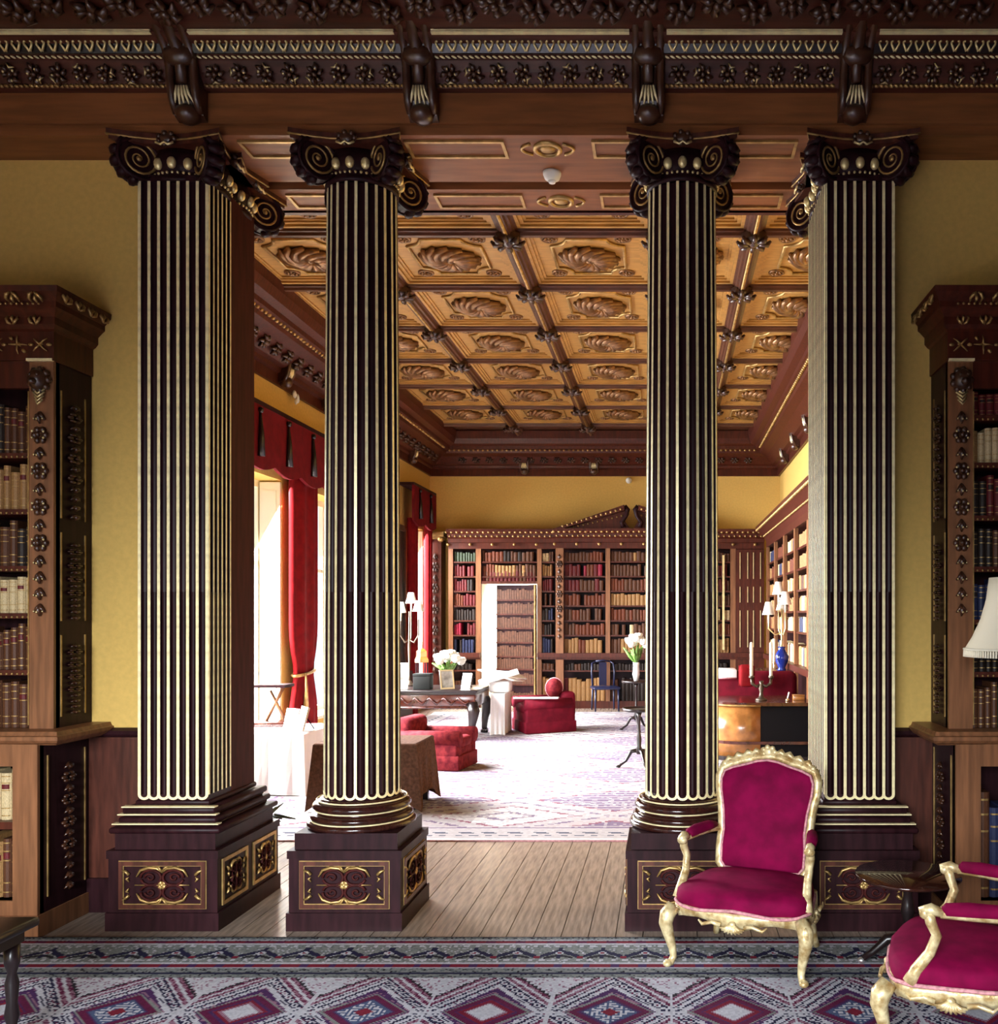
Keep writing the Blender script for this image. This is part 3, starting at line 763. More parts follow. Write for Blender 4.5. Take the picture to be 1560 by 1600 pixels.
def near_bookcase(label, side, xi, xo, shelves, lower):
    """side -1: left case whose inner side faces +x; xi inner face x, xo outer x"""
    t = thing('bookcase', label, 'bookcase', ((xi+xo)/2, 5.2, 0)); ox, oy = -(xi+xo)/2, -5.2
    def part(n, b, m, par=t): return obj(n, b, par, (ox, oy, 0) if par is t else (0, 0, 0), m=m)
    lo, hi = min(xi, xo), max(xi, xo); s = -side   # s: towards the opening
    yu, yl = 5.06, 4.93; st = .135
    in0, in1 = (lo, xi-st) if s > 0 else (xi+st, hi)       # shelf cavity
    part('back_panel', MB().box(lo, hi, 5.36, 5.395, .1, 3.2), 'walnut_dark')
    def sidep(a, b): return (min(a, b), max(a, b))
    sa, sb = sidep(xi, xi-s*.05)
    part('side_panel', MB().box(sa, sb, yu+.02, 5.36, 1.12, 3.18).box(sa, sb, yl+.02, 5.36, .06, 1.05), 'walnut_dark')
    # gilt lines and carved fields on the side
    fr = MB()
    for (ya, yb, z0, z1) in ((yu+.06, 5.33, 2.30, 3.02), (yu+.06, 5.33, 1.72, 2.22), (yu+.06, 5.33, 1.18, 1.64), (yl+.08, 5.33, .2, .98)):
        for y in (ya, yb): fr.box(*sidep(xi, xi+s*.006), y-.004, y+.004, z0, z1)
        obj('side_carving', GAR, t, (ox+xi, oy+(ya+yb)/2, z1-.04), (0, 0, s*PI/2), scale=(1.3, 1, (z1-z0-.06)/1.13))
    part('gilt_line', fr, 'gilt_dull')
    # stiles
    a, b = sidep(xi, xi-s*st)
    part('stile', MB().box(a, b, yu, yu+.05, 1.12, 3.17), 'walnut_light'); part('stile', MB().box(a, b, yl, yl+.05, .12, 1.05), 'walnut_light')
    oa, ob = sidep(xo, xo+s*.1)
    part('stile', MB().box(oa, ob, yu, yu+.05, 1.12, 3.17), 'walnut_light'); part('stile', MB().box(oa, ob, yl, yl+.05, .12, 1.05), 'walnut_light')
    part('side_panel', MB().box(*sidep(xo, xo+s*.04), yl+.05, 5.36, .06, 3.18), 'walnut_dark')
    g = obj('garland', GAR, t, (ox+xi-s*st/2, oy+yu, 2.92), scale=(1, 1, 1.0)); obj('gilt_tips', GTIP, g)
    # lion mask on the stile
    mk = MB().ball((0, -.03, 0), (.05, .045, .06), 10, 7).ball((0, -.075, -.02), (.022, .025, .02), 7, 5).ball((-.02, -.065, .02), .01, 5, 4).ball((.02, -.065, .02), .01, 5, 4)
    for k in range(9): aa = 2*PI*k/9; mk.ball((.05*math.cos(aa), -.02, .058*math.sin(aa)), (.02, .02, .02), 6, 4)
    mo = obj('carved_mask', mk, t, (ox+xi-s*st/2, oy+yu, 3.06), m='carved_wood')
    lf = MB()
    for k in range(4): z = -.06-k*.02; lf.tube([(-.036+k*.005, -.02, z+.012), (0, -.032, z-.018), (.036-k*.005, -.02, z+.012)], .006, 4)
    obj('gilt_leaf', lf, mo, m='gilt')
    part('gilt_line', MB().box(a-.004, b+.004, yu-.022, yu-.002, 3.165, 3.18), 'gilt_pale')
    e = xi-s*st; part('gilt_line', MB().box(*sidep(e, e-s*.006), yu-.004, yu+.01, 1.14, 3.0), 'gilt_dull')
    # shelves
    for z in shelves:
        part('shelf', MB().box(in0, in1, yu+.012, 5.36, z-.03, z), 'red_wood')
        fr = MB()
        for x in np.arange(in0, in1, .03): fr.ball((x, yu+.012, z-.022), .007, 5, 4)
        part('shelf_beading', fr, 'gilt_dull')['kind'] = 'stuff'
    for z in lower: part('shelf', MB().box(in0, in1, yl+.012, 5.36, z-.04, z), 'red_wood')
    part('header', MB().box(in0, in1, yu+.005, yu+.04, 3.02, 3.17), 'red_wood')
    part('header', MB().box(in0, in1, yl+.005, yl+.04, .93, 1.05), 'walnut_light')
    part('plinth', MB().box(*sidep(xi+s*.012, xo), yl-.012, 5.39, 0, .12).box(in0, in1, yl, 5.39, .12, .2), 'walnut_light')
    def mould(prof, z=None): # prof (out, z): runs along the front, returns along the inner side
        n = len(prof); vs = []
        for d, z in prof: vs += [(xo, yu-d, z), (xi+s*d*.8, yu-d, z), (xi+s*d*.8, 5.395, z)]
        fs = []
        for i in range(n-1):
            for j in range(2):
                q = (i*3+j, i*3+j+1, i*3+j+4, i*3+j+3); fs.append(q if s > 0 else q[::-1])
        m_ = MB().add(vs, fs)
        k = (n-1)*3; m_.f.append((k, k+1, k+2) if s > 0 else (k+2, k+1, k)); m_.sm.append(False); m_.mi.append(0)
        return m_
    led = [(0, 1.045), (.12, 1.045), (.125, 1.05), (.15, 1.06), (.165, 1.075), (.165, 1.095), (.15, 1.10), (.14, 1.12), (0, 1.12)]
    part('ledge', mould(led), 'walnut_light')
    co = [(0, 3.17), (.012, 3.17), (.012, 3.33), (.03, 3.34), (.05, 3.36), (.05, 3.40), (.085, 3.43), (.10, 3.44), (.10, 3.47), (.145, 3.51), (.15, 3.54), (0, 3.54)]
    part('cornice', mould(co), 'red_wood')
    n = int((in1-in0)/.12)
    for k in range(min(n, 8)):
        x = xi-s*(.06+k*.125)
        obj('cross_flower', CROSSF, t, (ox+x, oy+yu-.014, 3.255), (0, .0 if k % 2 == 0 else PI/4, 0))
        obj('acanthus', ACAN, t, (ox+x, oy+yu-.052, 3.375)); obj('acanthus', ACAN, t, (ox+x+.05, oy+yu-.125, 3.49), (-.5, PI, 0), scale=1.1)
    for k in range(4):
        y = 5.0+k*.11; obj('acanthus', ACAN, t, (ox+xi+s*.10, oy+y, 3.49), (-.5, 0, s*PI/2) if False else (0, 0, s*PI/2), scale=1.1)
    fr = MB()
    for x in np.arange(lo+.02, hi, .03): fr.ball((x, yu-.105, 3.455), .008, 5, 4)
    part('bead_row', fr, 'gilt_dull')['kind'] = 'stuff'
    return t, in0, in1
zz = lambda y: pz(y, 5.06)
shL = [zz(707), zz(795), zz(884), zz(958), zz(1047), 1.121]
t, a, b = near_bookcase('walnut bookcase with gilded garland left of the left pilaster', -1, -3.42, -4.56, shL[:-1], [pz(1284, 4.95), .2])
tops = [zz(612)]+shL[:-1]
PALS = [['dark', 'brown', 'dark'], ['tan', 'brown', 'rust'], ['green', 'dark', 'brown', 'dark'], ['tan', 'cream', 'brown', 'dark'], ['crimson', 'tan', 'brown', 'cream'], ['tan', 'brown', 'tan', 'dark']]
for k, z in enumerate(shL):
    book_row(-4.0, b-.003, z, tops[k]-z-.05, 5.10, PALS[k], (.038, .056), '%s shelf of the near left bookcase' % ORD[k], 'books in the near left bookcase', from_right='r', fill=1)
    book_row(-4.44, -4.002, z, tops[k]-z-.05, 5.10, PALS[k], (.038, .056), '', '', False)
book_row(-4.0, b-.003, pz(1284, 4.95), .32, 4.99, ['dark', 'cream', 'brown'], (.045, .065), 'upper cupboard shelf of the near left bookcase', 'books in the near left bookcase', from_right='r')
book_row(-4.0, b-.003, .2, .37, 4.99, ['tan', 'cream', 'tan', 'brown'], (.045, .065), 'bottom shelf of the near left bookcase', 'books in the near left bookcase', from_right='r')
shR = [zz(648), zz(722), zz(805), zz(885), zz(968), zz(1050), 1.121]
t, a, b = near_bookcase('walnut bookcase with gilded garland at the right edge', 1, 1.573, 2.85, shR[:-1], [.2])
tops = [3.065]+shR[:-1]
PALS = [['crimson', 'cream', 'red'], ['cream', 'blue', 'tan'], ['brown', 'dark', 'red'], ['blue', 'dark', 'brown'], ['dark', 'blue', 'rust'], ['dark', 'dark', 'brown'], ['dark', 'brown', 'green']]
for k, z in enumerate(shR):
    book_row(a+.003, 2.12, z, tops[k]-z-.05, 5.10, PALS[k], (.034, .05), '%s shelf of the near right bookcase' % ORD[k], 'books in the near right bookcase')
    book_row(2.122, 2.72, z, tops[k]-z-.05, 5.10, PALS[k], (.034, .05), '', '', False)
book_row(a+.003, 2.12, .2005, .62, 4.99, ['tan', 'blue', 'dark', 'brown'], (.05, .07), 'bottom shelf of the near right bookcase', 'books in the near right bookcase')

for z, h, pl_ in ((pz(1284, 4.95), .32, ['dark', 'cream', 'brown']), (.2, .37, ['tan', 'cream', 'brown'])): book_row(-4.44, -4.002, z, h, 4.99, pl_, (.045, .065), '', '', False)
book_row(2.122, 2.72, .2005, .62, 4.99, ['tan', 'blue', 'dark', 'brown'], (.05, .07), '', '', False)

# ---------------------------------------------------------------- far bookcases
K = 17.2/F
def fx_(x): return (x-VX)*K
def fz_(y): return H+(VY-y)*K
FS = [fz_(y) for y in (877, 900, 923, 946, 969, 992, 1019)]
def far_case(name, label, xa, xb, yf, posts, gap=None, pil=()):
    x0, x1 = fx_(xa), fx_(xb)
    t = thing(name, label, 'bookcase', ((x0+x1)/2, 17.4, 0)); ox, oy = -(x0+x1)/2, -17.4
    def part(n, b, m): return obj(n, b, t, (ox, oy, 0), m=m)
    runs = [(x0, x1)] if not gap else [(x0, gap[0]), (gap[1], x1)]
    bp = MB(); pb = MB(); lb = MB()
    if gap: bp.box(gap[0], gap[1], YB-.03, YB-.004, DZ1+.02, 3.2)
    for u, v in runs:
        bp.box(u, v, YB-.03, YB-.004, .1, 3.2); pb.box(u, v, yf+.01, YB-.03, 0, .137); lb.box(u, v, yf-.06, YB-.03, .96, 1.045).box(u, v, yf-.02, YB-.03, .92, .96)
    part('back_panel', bp, 'walnut_dark'); part('plinth', pb, 'red_wood'); part('ledge', lb, 'red_wood')
    part('entablature', MB().prism([(yf, 3.02), (YB-.03, 3.02), (YB-.03, 3.38), (yf-.2, 3.38), (yf-.2, 3.33), (yf-.15, 3.30), (yf-.10, 3.29), (yf-.09, 3.24), (yf-.03, 3.21), (yf-.03, 3.14), (yf, 3.13)], 'x', x0, x1), 'red_wood')
    bd = MB()
    for x in np.arange(x0, x1, .1): bd.ball((x, yf-.17, 3.325), .03, 6, 4); bd.ball((x+.05, yf-.10, 3.25), .022, 5, 4)
    for x in np.arange(x0, x1, .42): bd.ball((x, yf-.035, 3.10), .03, 6, 4)
    part('bead_row', bd, 'gilt_dull')['kind'] = 'stuff'
    for (a, b) in posts:
        part('stile', MB().box(fx_(a), fx_(b), yf, yf+.06, .137, .92).box(fx_(a), fx_(b), yf, yf+.06, 1.045, 3.02), 'walnut_light')
    for (a, b) in pil:
        p = part('pilaster_strip', MB().box(fx_(a), fx_(b), yf-.07, yf+.05, .137, .92).box(fx_(a), fx_(b), yf-.07, yf+.05, 1.045, 3.02), 'walnut_light')
        obj('garland', GAR, t, (ox+(fx_(a)+fx_(b))/2, oy+yf-.07, 2.95), scale=(1.3, 1.3, 1.4))
    return t, part
def far_shelves(part, bays, yf, zs=FS, low=(fz_(1047), .138)):
    for (a, b) in bays:
        for z in zs[:-1]: part('shelf', MB().box(fx_(a), fx_(b), yf+.02, YB-.03, z-.03, z), 'red_wood')
        for z in low[:-1]: part('shelf', MB().box(fx_(a), fx_(b), yf+.02, YB-.03, z-.03, z), 'red_wood')
ztop = [3.02]+FS[:-1]
def far_books(a, b, yf, pals, where, single, group='books in the far bookcase'):
    for k, z in enumerate(FS):
        zb = z if k < 6 else 1.046
        book_row(fx_(a)+.004, fx_(b)-.004, zb, ztop[k]-zb-.045, yf+.05, pals[k], (.055, .085) if single else (.04, .07), '%s shelf, %s' % (ORD[k], where), group, single, parts=False, fill=.96, dep=.2)
    book_row(fx_(a)+.004, fx_(b)-.004, fz_(1047), .14, yf+.05, ['dark', 'brown'], (.05, .08), 'shelf under the ledge, %s' % where, group, single, parts=False, dep=.2)
    book_row(fx_(a)+.004, fx_(b)-.004, .138, .46, yf+.05, pals[7], (.055, .09), 'lowest shelf, %s' % where, group, single, parts=False, fill=.95, dep=.2)
# left unit with the jib door
YF1, YF2 = 17.24, 17.12
t, part = far_case('bookcase', 'tall red-brown bookcase around the open jib door', 700, 867, YF1, [(700, 707), (743, 751), (839, 846)], gap=(DX0, DX1))
# door gap: the fittings in 752-838 sit above the door only
part('door_lintel', MB().box(fx_(751), fx_(839), YF1+.01, YB-.03, DZ1, DZ1+.05), 'red_wood')
far_shelves(part, [(707, 743), (846, 866)], YF1)
far_books(707, 743, YF1, [['dark', 'green'], ['red'], ['dark', 'red'], ['red', 'rust'], ['red', 'dark'], ['red', 'crimson'], ['blue', 'dark'], ['dark', 'brown']], '', False)
far_books(846, 866, YF1, [['tan', 'brown', 'cream'], ['tan', 'dark', 'red'], ['red', 'tan'], ['rust', 'brown'], ['blue', 'dark'], ['dark', 'brown'], ['blue', 'dark'], ['tan', 'dark']], '', False)
for z, h, p in ((FS[0], .22, ['brown', 'dark', 'rust']), (FS[1], .24, ['brown', 'tan', 'rust']), (DZ1+.05, .20, ['red', 'brown'])):
    if z > DZ1+.08: part('shelf', MB().box(fx_(751), fx_(839), YF1+.02, YB-.03, z-.03, z), 'red_wood')
    book_row(fx_(752), fx_(838), z, h, YF1+.05, p, (.05, .08), '', '', False, dep=.2)
# clear the lower ledge in the doorway: the jib door leaf stands there
door = struct('door_1', None, label='jib door faced with dummy book spines, standing ajar')
door.location = (DX1-.03, YF1-.02, 0); door.rotation_euler = (0, 0, math.radians(-14))
wd = .80
obj('door_leaf', MB().box(-wd, 0, 0, .06, .02, DZ1-.02), door, m='walnut_dark')
dz = [.1, .45, .74, .98, 1.25, 1.52, 1.79, 2.06]
fb = MB(); sh_ = MB()
for i, z in enumerate(dz):
    sh_.box(-wd, 0, -.03, 0, z-.03, z)
    x = -wd+.02
    while x < -.06: w = random.uniform(.04, .06); fb.box(x, x+w-.004, -.022, 0, z, z+.2*random.uniform(.85, 1.05)); x += w
obj('dummy_spines', fb, door, m='leather_brown', kind='stuff'); obj('door_shelf', sh_, door, m='red_wood')
obj('gilt_line', MB().box(-.02, 0, -.035, 0, .02, DZ1-.02), door, m='gilt_dull')
# white painted reveal of the doorway
dr = struct('door_2', MB().box(DX0, DX0+.02, YF1+.02, YB+.2, 0, DZ1).box(DX1-.02, DX1, YF1+.1, YB+.2, 0, DZ1), 'plaster', 'white painted reveal of the jib doorway')
# central unit
t, part = far_case('bookcase', 'central far bookcase crowned by a broken pediment', 868, 1106, YF2, [(947, 954), (1020, 1027)], pil=[(870, 882), (1092, 1104)])
bays = [(882, 947), (954, 1020), (1027, 1092)]
far_shelves(part, bays, YF2)
pals1 = [['brown', 'rust', 'red'], ['red', 'crimson', 'rust'], ['red', 'brown'], ['brown', 'tan', 'rust'], ['tan', 'rust', 'brown', 'rust', 'cream'], ['brown', 'rust', 'brown'], ['tan', 'brown', 'tan', 'rust'], ['tan', 'dark', 'red', 'brown', 'tan']]
pals2 = [['brown', 'tan'], ['brown', 'tan', 'rust'], ['tan', 'brown', 'rust'], ['tan', 'rust', 'tan'], ['brown', 'rust'], ['tan', 'cream', 'rust', 'brown'], ['tan', 'brown'], ['dark', 'tan', 'brown']]
far_books(882, 947, YF2, pals1, 'far bay left of flowers', True)
far_books(954, 1014, YF2, pals2, 'far bay behind flowers', True)
far_books(1027, 1092, YF2, pals1, '', False)
pdm = MB()
xa, xm, xb = fx_(876), fx_(994), fx_(1100); z0 = 3.38
for sgn, xo_ in ((1, fx_(878)), (-1, fx_(1097))):
    L = 1.18
    poly = [(xo_, z0), (xo_+sgn*(L+.12), z0), (xo_+sgn*(L+.02), z0+.16), (xo_+sgn*(L+.1), z0+.30), (xo_+sgn*L, z0+.40), (xo_+sgn*.05, z0+.05)]
    pdm.prism(poly, 'y', YF2-.02, YF2+.12)
    pdm.prism([(xo_-sgn*.1, z0), (xo_+sgn*.05, z0), (xo_+sgn*(L+.02), z0+.34), (xo_+sgn*(L+.02), z0+.44)], 'y', YF2-.2, YF2+.12)
part('pediment', pdm, 'red_wood')
sc = MB()
for sgn, xo_ in ((1, fx_(878)), (-1, fx_(1097))):
    xe = xo_+sgn*1.2
    sc.tube([(xe, YF2-.1, z0+.42), (xe+sgn*.06, YF2-.1, z0+.36), (xe+sgn*.03, YF2-.1, z0+.24), (xe-sgn*.06, YF2-.1, z0+.12), (xe-sgn*.02, YF2-.1, z0+.03)], [.05, .045, .035, .04, .05], 7)
part('pediment_scroll', sc, 'walnut_dark')
bd = MB()
for sgn, xo_ in ((1, fx_(878)), (-1, fx_(1097))):
    for k in range(13): u = .05+k*.09; bd.ball((xo_+sgn*u, YF2-.2, z0+.03+.345*u/1.2), .026, 5, 4); bd.ball((xo_+sgn*(u+.1), YF2-.03, z0+.0+.29*u/1.2), .02, 5, 4)
part('bead_row', bd, 'gilt_dull')['kind'] = 'stuff'
# right unit
t, part = far_case('bookcase', 'far bookcase with gilt-lined cupboard door, right corner', 1111, 1195, YF1, [(1142, 1150)])
far_shelves(part, [(1112, 1142)], YF1)
far_books(1113, 1142, YF1, pals1, '', False)
part('cupboard_door', MB().box(fx_(1150), fx_(1195), YF1+.005, YF1+.05, 1.05, 3.01).box(fx_(1150), fx_(1195), YF1+.005, YF1+.05, .14, .95), 'red_wood')
gf = MB()
for a in (1157, 1169, 1178, 1189):
    for z_0, z_1 in ((1.15, 1.85), (2.0, 2.3), (2.45, 2.95)): gf.box(fx_(a)-.007, fx_(a)+.007, YF1-.012, YF1+.005, z_0, z_1)
part('gilt_line', gf, 'gilt'); part('gilt_line', MB().box(fx_(1131)-.02, fx_(1131)+.02, YF1-.01, YF1+.02, 1.1, 2.9), 'gilt')
# corner pilasters at the left end of the far wall
t = thing('pilaster', 'slim dark carved pilaster in the far left corner', 'pilaster', (fx_(680), 17.3, 0))
obj('shaft', MB().box(-.11, .11, -.08, .28, .3, 3.2), t, m='red_wood'); obj('base', MB().box(-.15, .15, -.12, .28, 0, .3), t, m='walnut_dark')
obj('capital', MB().box(-.13, .13, -.1, .28, 3.2, 3.25).box(-.17, .17, -.14, .28, 3.25, 3.34).ball((-.11, -.1, 3.2), .06, 7, 5).ball((.11, -.1, 3.2), .06, 7, 5), t, m='gilt_dull')
obj('garland', GAR, t, (0, -.08, 3.0), scale=(1.6, 1.2, 2))
# right wall bookcase
xr = 1.86
t = thing('bookcase', 'long bookcase along the right wall of the far room', 'bookcase', (xr+.15, 13.5, 0)); ox, oy = -(xr+.15), -13.5
def part(n, b, m): return obj(n, b, t, (ox, oy, 0), m=m)
ya, yb = 9.5, 16.95
part('back_panel', MB().box(XRB-.03, XRB-.004, ya, yb, .1, 3.2), 'walnut_dark'); part('plinth', MB().box(xr, XRB-.03, ya, yb, 0, .14), 'red_wood')
part('ledge', MB().box(xr-.06, XRB-.03, ya, yb, .96, 1.045), 'red_wood')
part('entablature', MB().prism([(xr, 3.02), (XRB-.03, 3.02), (XRB-.03, 3.40), (xr-.2, 3.40), (xr-.2, 3.35), (xr-.12, 3.29), (xr-.03, 3.21), (xr, 3.13)], 'y', ya, yb), 'red_wood')
bd = MB()
for y in np.arange(ya, yb, .1): bd.ball((xr-.18, y, 3.34), .028, 5, 4); bd.ball((xr-.05, y, 3.23), .02, 5, 4)
part('bead_row', bd, 'gilt_dull')['kind'] = 'stuff'
for y in (ya, yb-.04): part('end_panel', MB().box(xr, XRB-.03, y, y+.04, .14, 3.02), 'red_wood')
RS = [2.72, 2.42, 2.12, 1.82, 1.52, 1.046]
for y in np.arange(ya, yb, 1.22): part('stile', MB().box(xr, xr+.05, y, y+.12, .14, .96).box(xr, xr+.05, y, y+.12, 1.045, 3.02), 'walnut_light')
for i, z in enumerate(RS):
    if i < 5: part('shelf', MB().box(xr+.02, XRB-.03, ya, yb, z-.03, z), 'red_wood')
    for y in np.arange(ya, yb-1, 1.22):
        book_row(y+.13, y+1.21, z, .22 if i < 5 else .3, xr+.05, random.choice([['tan', 'brown', 'cream'], ['rust', 'tan'], ['cream', 'tan', 'blue']]), (.05, .09), '', '', False, axis='y', dep=.2)
obj('books', STUFF.mesh('books', [LEATHER[k] for k in SCOL]), None, label='rows of leather books filling the remaining outer shelves', cat='books', kind='stuff')

# ---------------------------------------------------------------- curtains and pelmets on the window wall
def curtain(label, y0, y1, x, z0, z1, tie=None):
    zs = np.linspace(z1, z0, 22); n = 40; vs = []; fs = []
    for z in zs:
        k = 1.0
        if tie: k = 1-.34*math.exp(-((z-tie)/.28)**2)
        for i in range(n):
            a = 2*PI*i/n; u = math.cos(a); w = math.sin(a)
            yy = (y0+y1)/2+(y1-y0)/2*k*u; xx = x+.06*w+.02*math.sin(a*7)*k
            vs.append((xx, yy, z))
    for r in range(len(zs)-1):
        for i in range(n): j = (i+1) % n; fs.append((r*n+i, (r+1)*n+i, (r+1)*n+j, r*n+j))
    t = thing('curtain', label, 'curtain', (x, (y0+y1)/2, z0))
    obj('drape', MB().add(vs, fs, True), t, (-x, -(y0+y1)/2, -z0), m='curtain_red')
    if tie:
        b = MB(); yc, r = (y0+y1)/2, (y1-y0)/2*.72
        b.tube([(x+.088*math.sin(a), yc+r*math.cos(a), tie+.03*math.cos(a)) for a in np.linspace(0, 2*PI, 17)[:-1]], .02, 5, closed=True)
        b.tube([(x+.09, yc-r*.6, tie), (x+.11, yc-r*.7, tie-.2), (x+.10, yc-r*.65, tie-.42)], [.012, .02, .035], 6)
        obj('tieback', b, t, (-x, -yc, -z0), m='gilt_dull')
    return t
curtain('red floor-length curtain tied back between the two near windows', 10.82, 11.58, XL+.12, .015, ZH+.1, 1.05)
curtain('red curtain beside the farthest window, near the far corner', 16.95, 17.12, XL+.12, .015, ZH+.1)
curtain('red curtain at the near side of the farthest window', 15.8, 16.2, XL+.12, .015, ZH+.1)
TASSEL = MB().tube([(0, 0, 0), (.01, 0, -.22), (.01, 0, -.47)], [.012, .03, .045], 6).ball((.005, 0, .02), .035, 6, 4).mesh('tassel', 'black_wood')
for k, (y0, y1, lab) in enumerate(((7.9, 14.4, 'long red fabric pelmet over the two near windows'), (15.6, 17.1, 'short red fabric pelmet over the farthest window'))):
    t = thing('pelmet', lab, 'pelmet', (XL, (y0+y1)/2, ZH)); oy = -(y0+y1)/2
    vs = []; n = int((y1-y0)/.08)
    lo_, hi_ = [], []
    pts = [(y0, 4.0)]+[(y0+(y1-y0)*i/n, ZH+.03-.07*abs(math.sin(i*PI/9))) for i in range(n+1)]+[(y1, 4.0)]
    obj('valance', MB().prism([(y, z) for y, z in pts], 'x', XL+.22, XL+.26), t, (-XL, oy, -ZH), m='pelmet_red')
    obj('pelmet_board', MB().box(XL+.002, XL+.26, y0, y1, 4.0, 4.05), t, (-XL, oy, -ZH), m='walnut_dark')
    for y in np.arange(y0+.32, y1, .72): obj('tassel', TASSEL, t, (.275, y+oy, 3.92-ZH))
t = thing('pier_glass', 'dark gilt-edged pier panel between windows near far corner', 'mirror', (XL, 15.2, 0))
obj('panel', MB().box(0, .06, -.55, .45, .9, 3.2), t, m='black_wood'); obj('frame', MB().box(.0, .09, -.62, -.55, .85, 3.25).box(0, .09, .45, .52, .85, 3.25).box(0, .09, -.55, .45, 3.2, 3.3).box(0, .09, -.55, .45, .8, .9), t, m='carved_wood')
obj('plinth', MB().box(0, .2, -.62, .52, 0, .8), t, m='walnut_dark')
t = thing('wall_sensor', 'tiny white sensor high on the far wall', 'sensor', (px(983, 17.58), 17.6, pz(751, 17.6)))
obj('housing', MB().lathe([(0, -.09), (.05, -.07), (.06, -.03), (.06, -.002)], 12).xf(Matrix.Rotation(-PI/2, 4, 'X')), t, m='detector')
t = thing('glint', 'small white leaf-shaped glint of gilding on the dark left cornice', 'glint', (XL+.055, px(0, 1)*0+11.05, pz(620, 11.05)))  # white solid added for a highlight on the gilt cornice
obj('leaf', MB().ball((.03, -.04, .02), (.02, .05, .05), 7, 5).ball((.03, .05, -.01), (.02, .04, .06), 7, 5).ball((.03, .0, -.06), (.02, .02, .04), 6, 4), t, m='detector')
obj('stem', MB().tube([(-.006, 0, 0), (.03, 0, 0)], .01, 6), t, m='detector')

# ================================================================ RUGS
def rug(name, label, x0, x1, y0, y1, step, fn, th=.012, fine=None):
    nx = int((x1-x0)/step)
    X = np.linspace(x0, x1, nx+1); Y = np.linspace(y0, y1, int((y1-y0)/step)+1)
    if fine: Y = np.concatenate([np.linspace(y0, fine, int((fine-y0)/.045)), np.linspace(fine, y1, int((y1-fine)/step))[1:]])
    ny = len(Y)-1
    gx, gy = np.meshgrid(X, Y); n = gx.size
    vs = np.stack([gx.ravel(), gy.ravel(), np.full(n, th)], 1)
    i = np.arange(nx)[None, :]+np.arange(ny)[:, None]*(nx+1); i = i.ravel()
    fs = np.stack([i, i+1, i+nx+2, i+nx+1], 1)
    me = bpy.data.meshes.new(name); me.vertices.add(n); me.vertices.foreach_set('co', vs.ravel())
    me.loops.add(fs.size); me.loops.foreach_set('vertex_index', fs.ravel()); me.polygons.add(len(fs))
    me.polygons.foreach_set('loop_start', np.arange(0, fs.size, 4)); me.polygons.foreach_set('loop_total', np.full(len(fs), 4)); me.update(calc_edges=True)
    cx, cy = (X[:-1]+X[1:])/2, (Y[:-1]+Y[1:])/2; gx, gy = np.meshgrid(cx, cy)
    col = fn(gx.ravel(), gy.ravel()); rgba = np.concatenate([col, np.ones((len(col), 1))], 1)
    at = me.color_attributes.new('weave', 'FLOAT_COLOR', 'CORNER'); at.data.foreach_set('color', np.repeat(rgba, 4, 0).ravel().astype(np.float32))
    me.materials.append(MT['rug'])
    t = thing(name, label, 'rug', ((x0+x1)/2, (y0+y1)/2, 0))
    obj('pile', me, t, (-(x0+x1)/2, -(y0+y1)/2, 0))
    e = MB(); e.box(x0-.004, x1+.004, y0-.004, y1+.004, .001, th-.002); obj('backing', e, t, (-(x0+x1)/2, -(y0+y1)/2, 0), m='braid')
    fg = MB()
    for y in np.arange(y0, y1, .02): fg.box(x0-.04, x0, y, y+.008, .002, .006); fg.box(x1, x1+.04, y, y+.008, .002, .006)
    obj('fringe', fg, t, (-(x0+x1)/2, -(y0+y1)/2, 0), m='paper', kind='stuff')
    return t
PC = {k: np.array(v) for k, v in dict(maroon=(.060, .004, .026), purple=(.034, .010, .05), navy=(.008, .007, .026), white=(.28, .275, .31), grey=(.065, .075, .08), red=(.10, .005, .016), pink=(.15, .075, .11), blue=(.035, .05, .10), dark=(.012, .010, .014), stone=(.115, .12, .118)).items()}
def paint(n): return np.tile(PC['grey'], (n, 1))
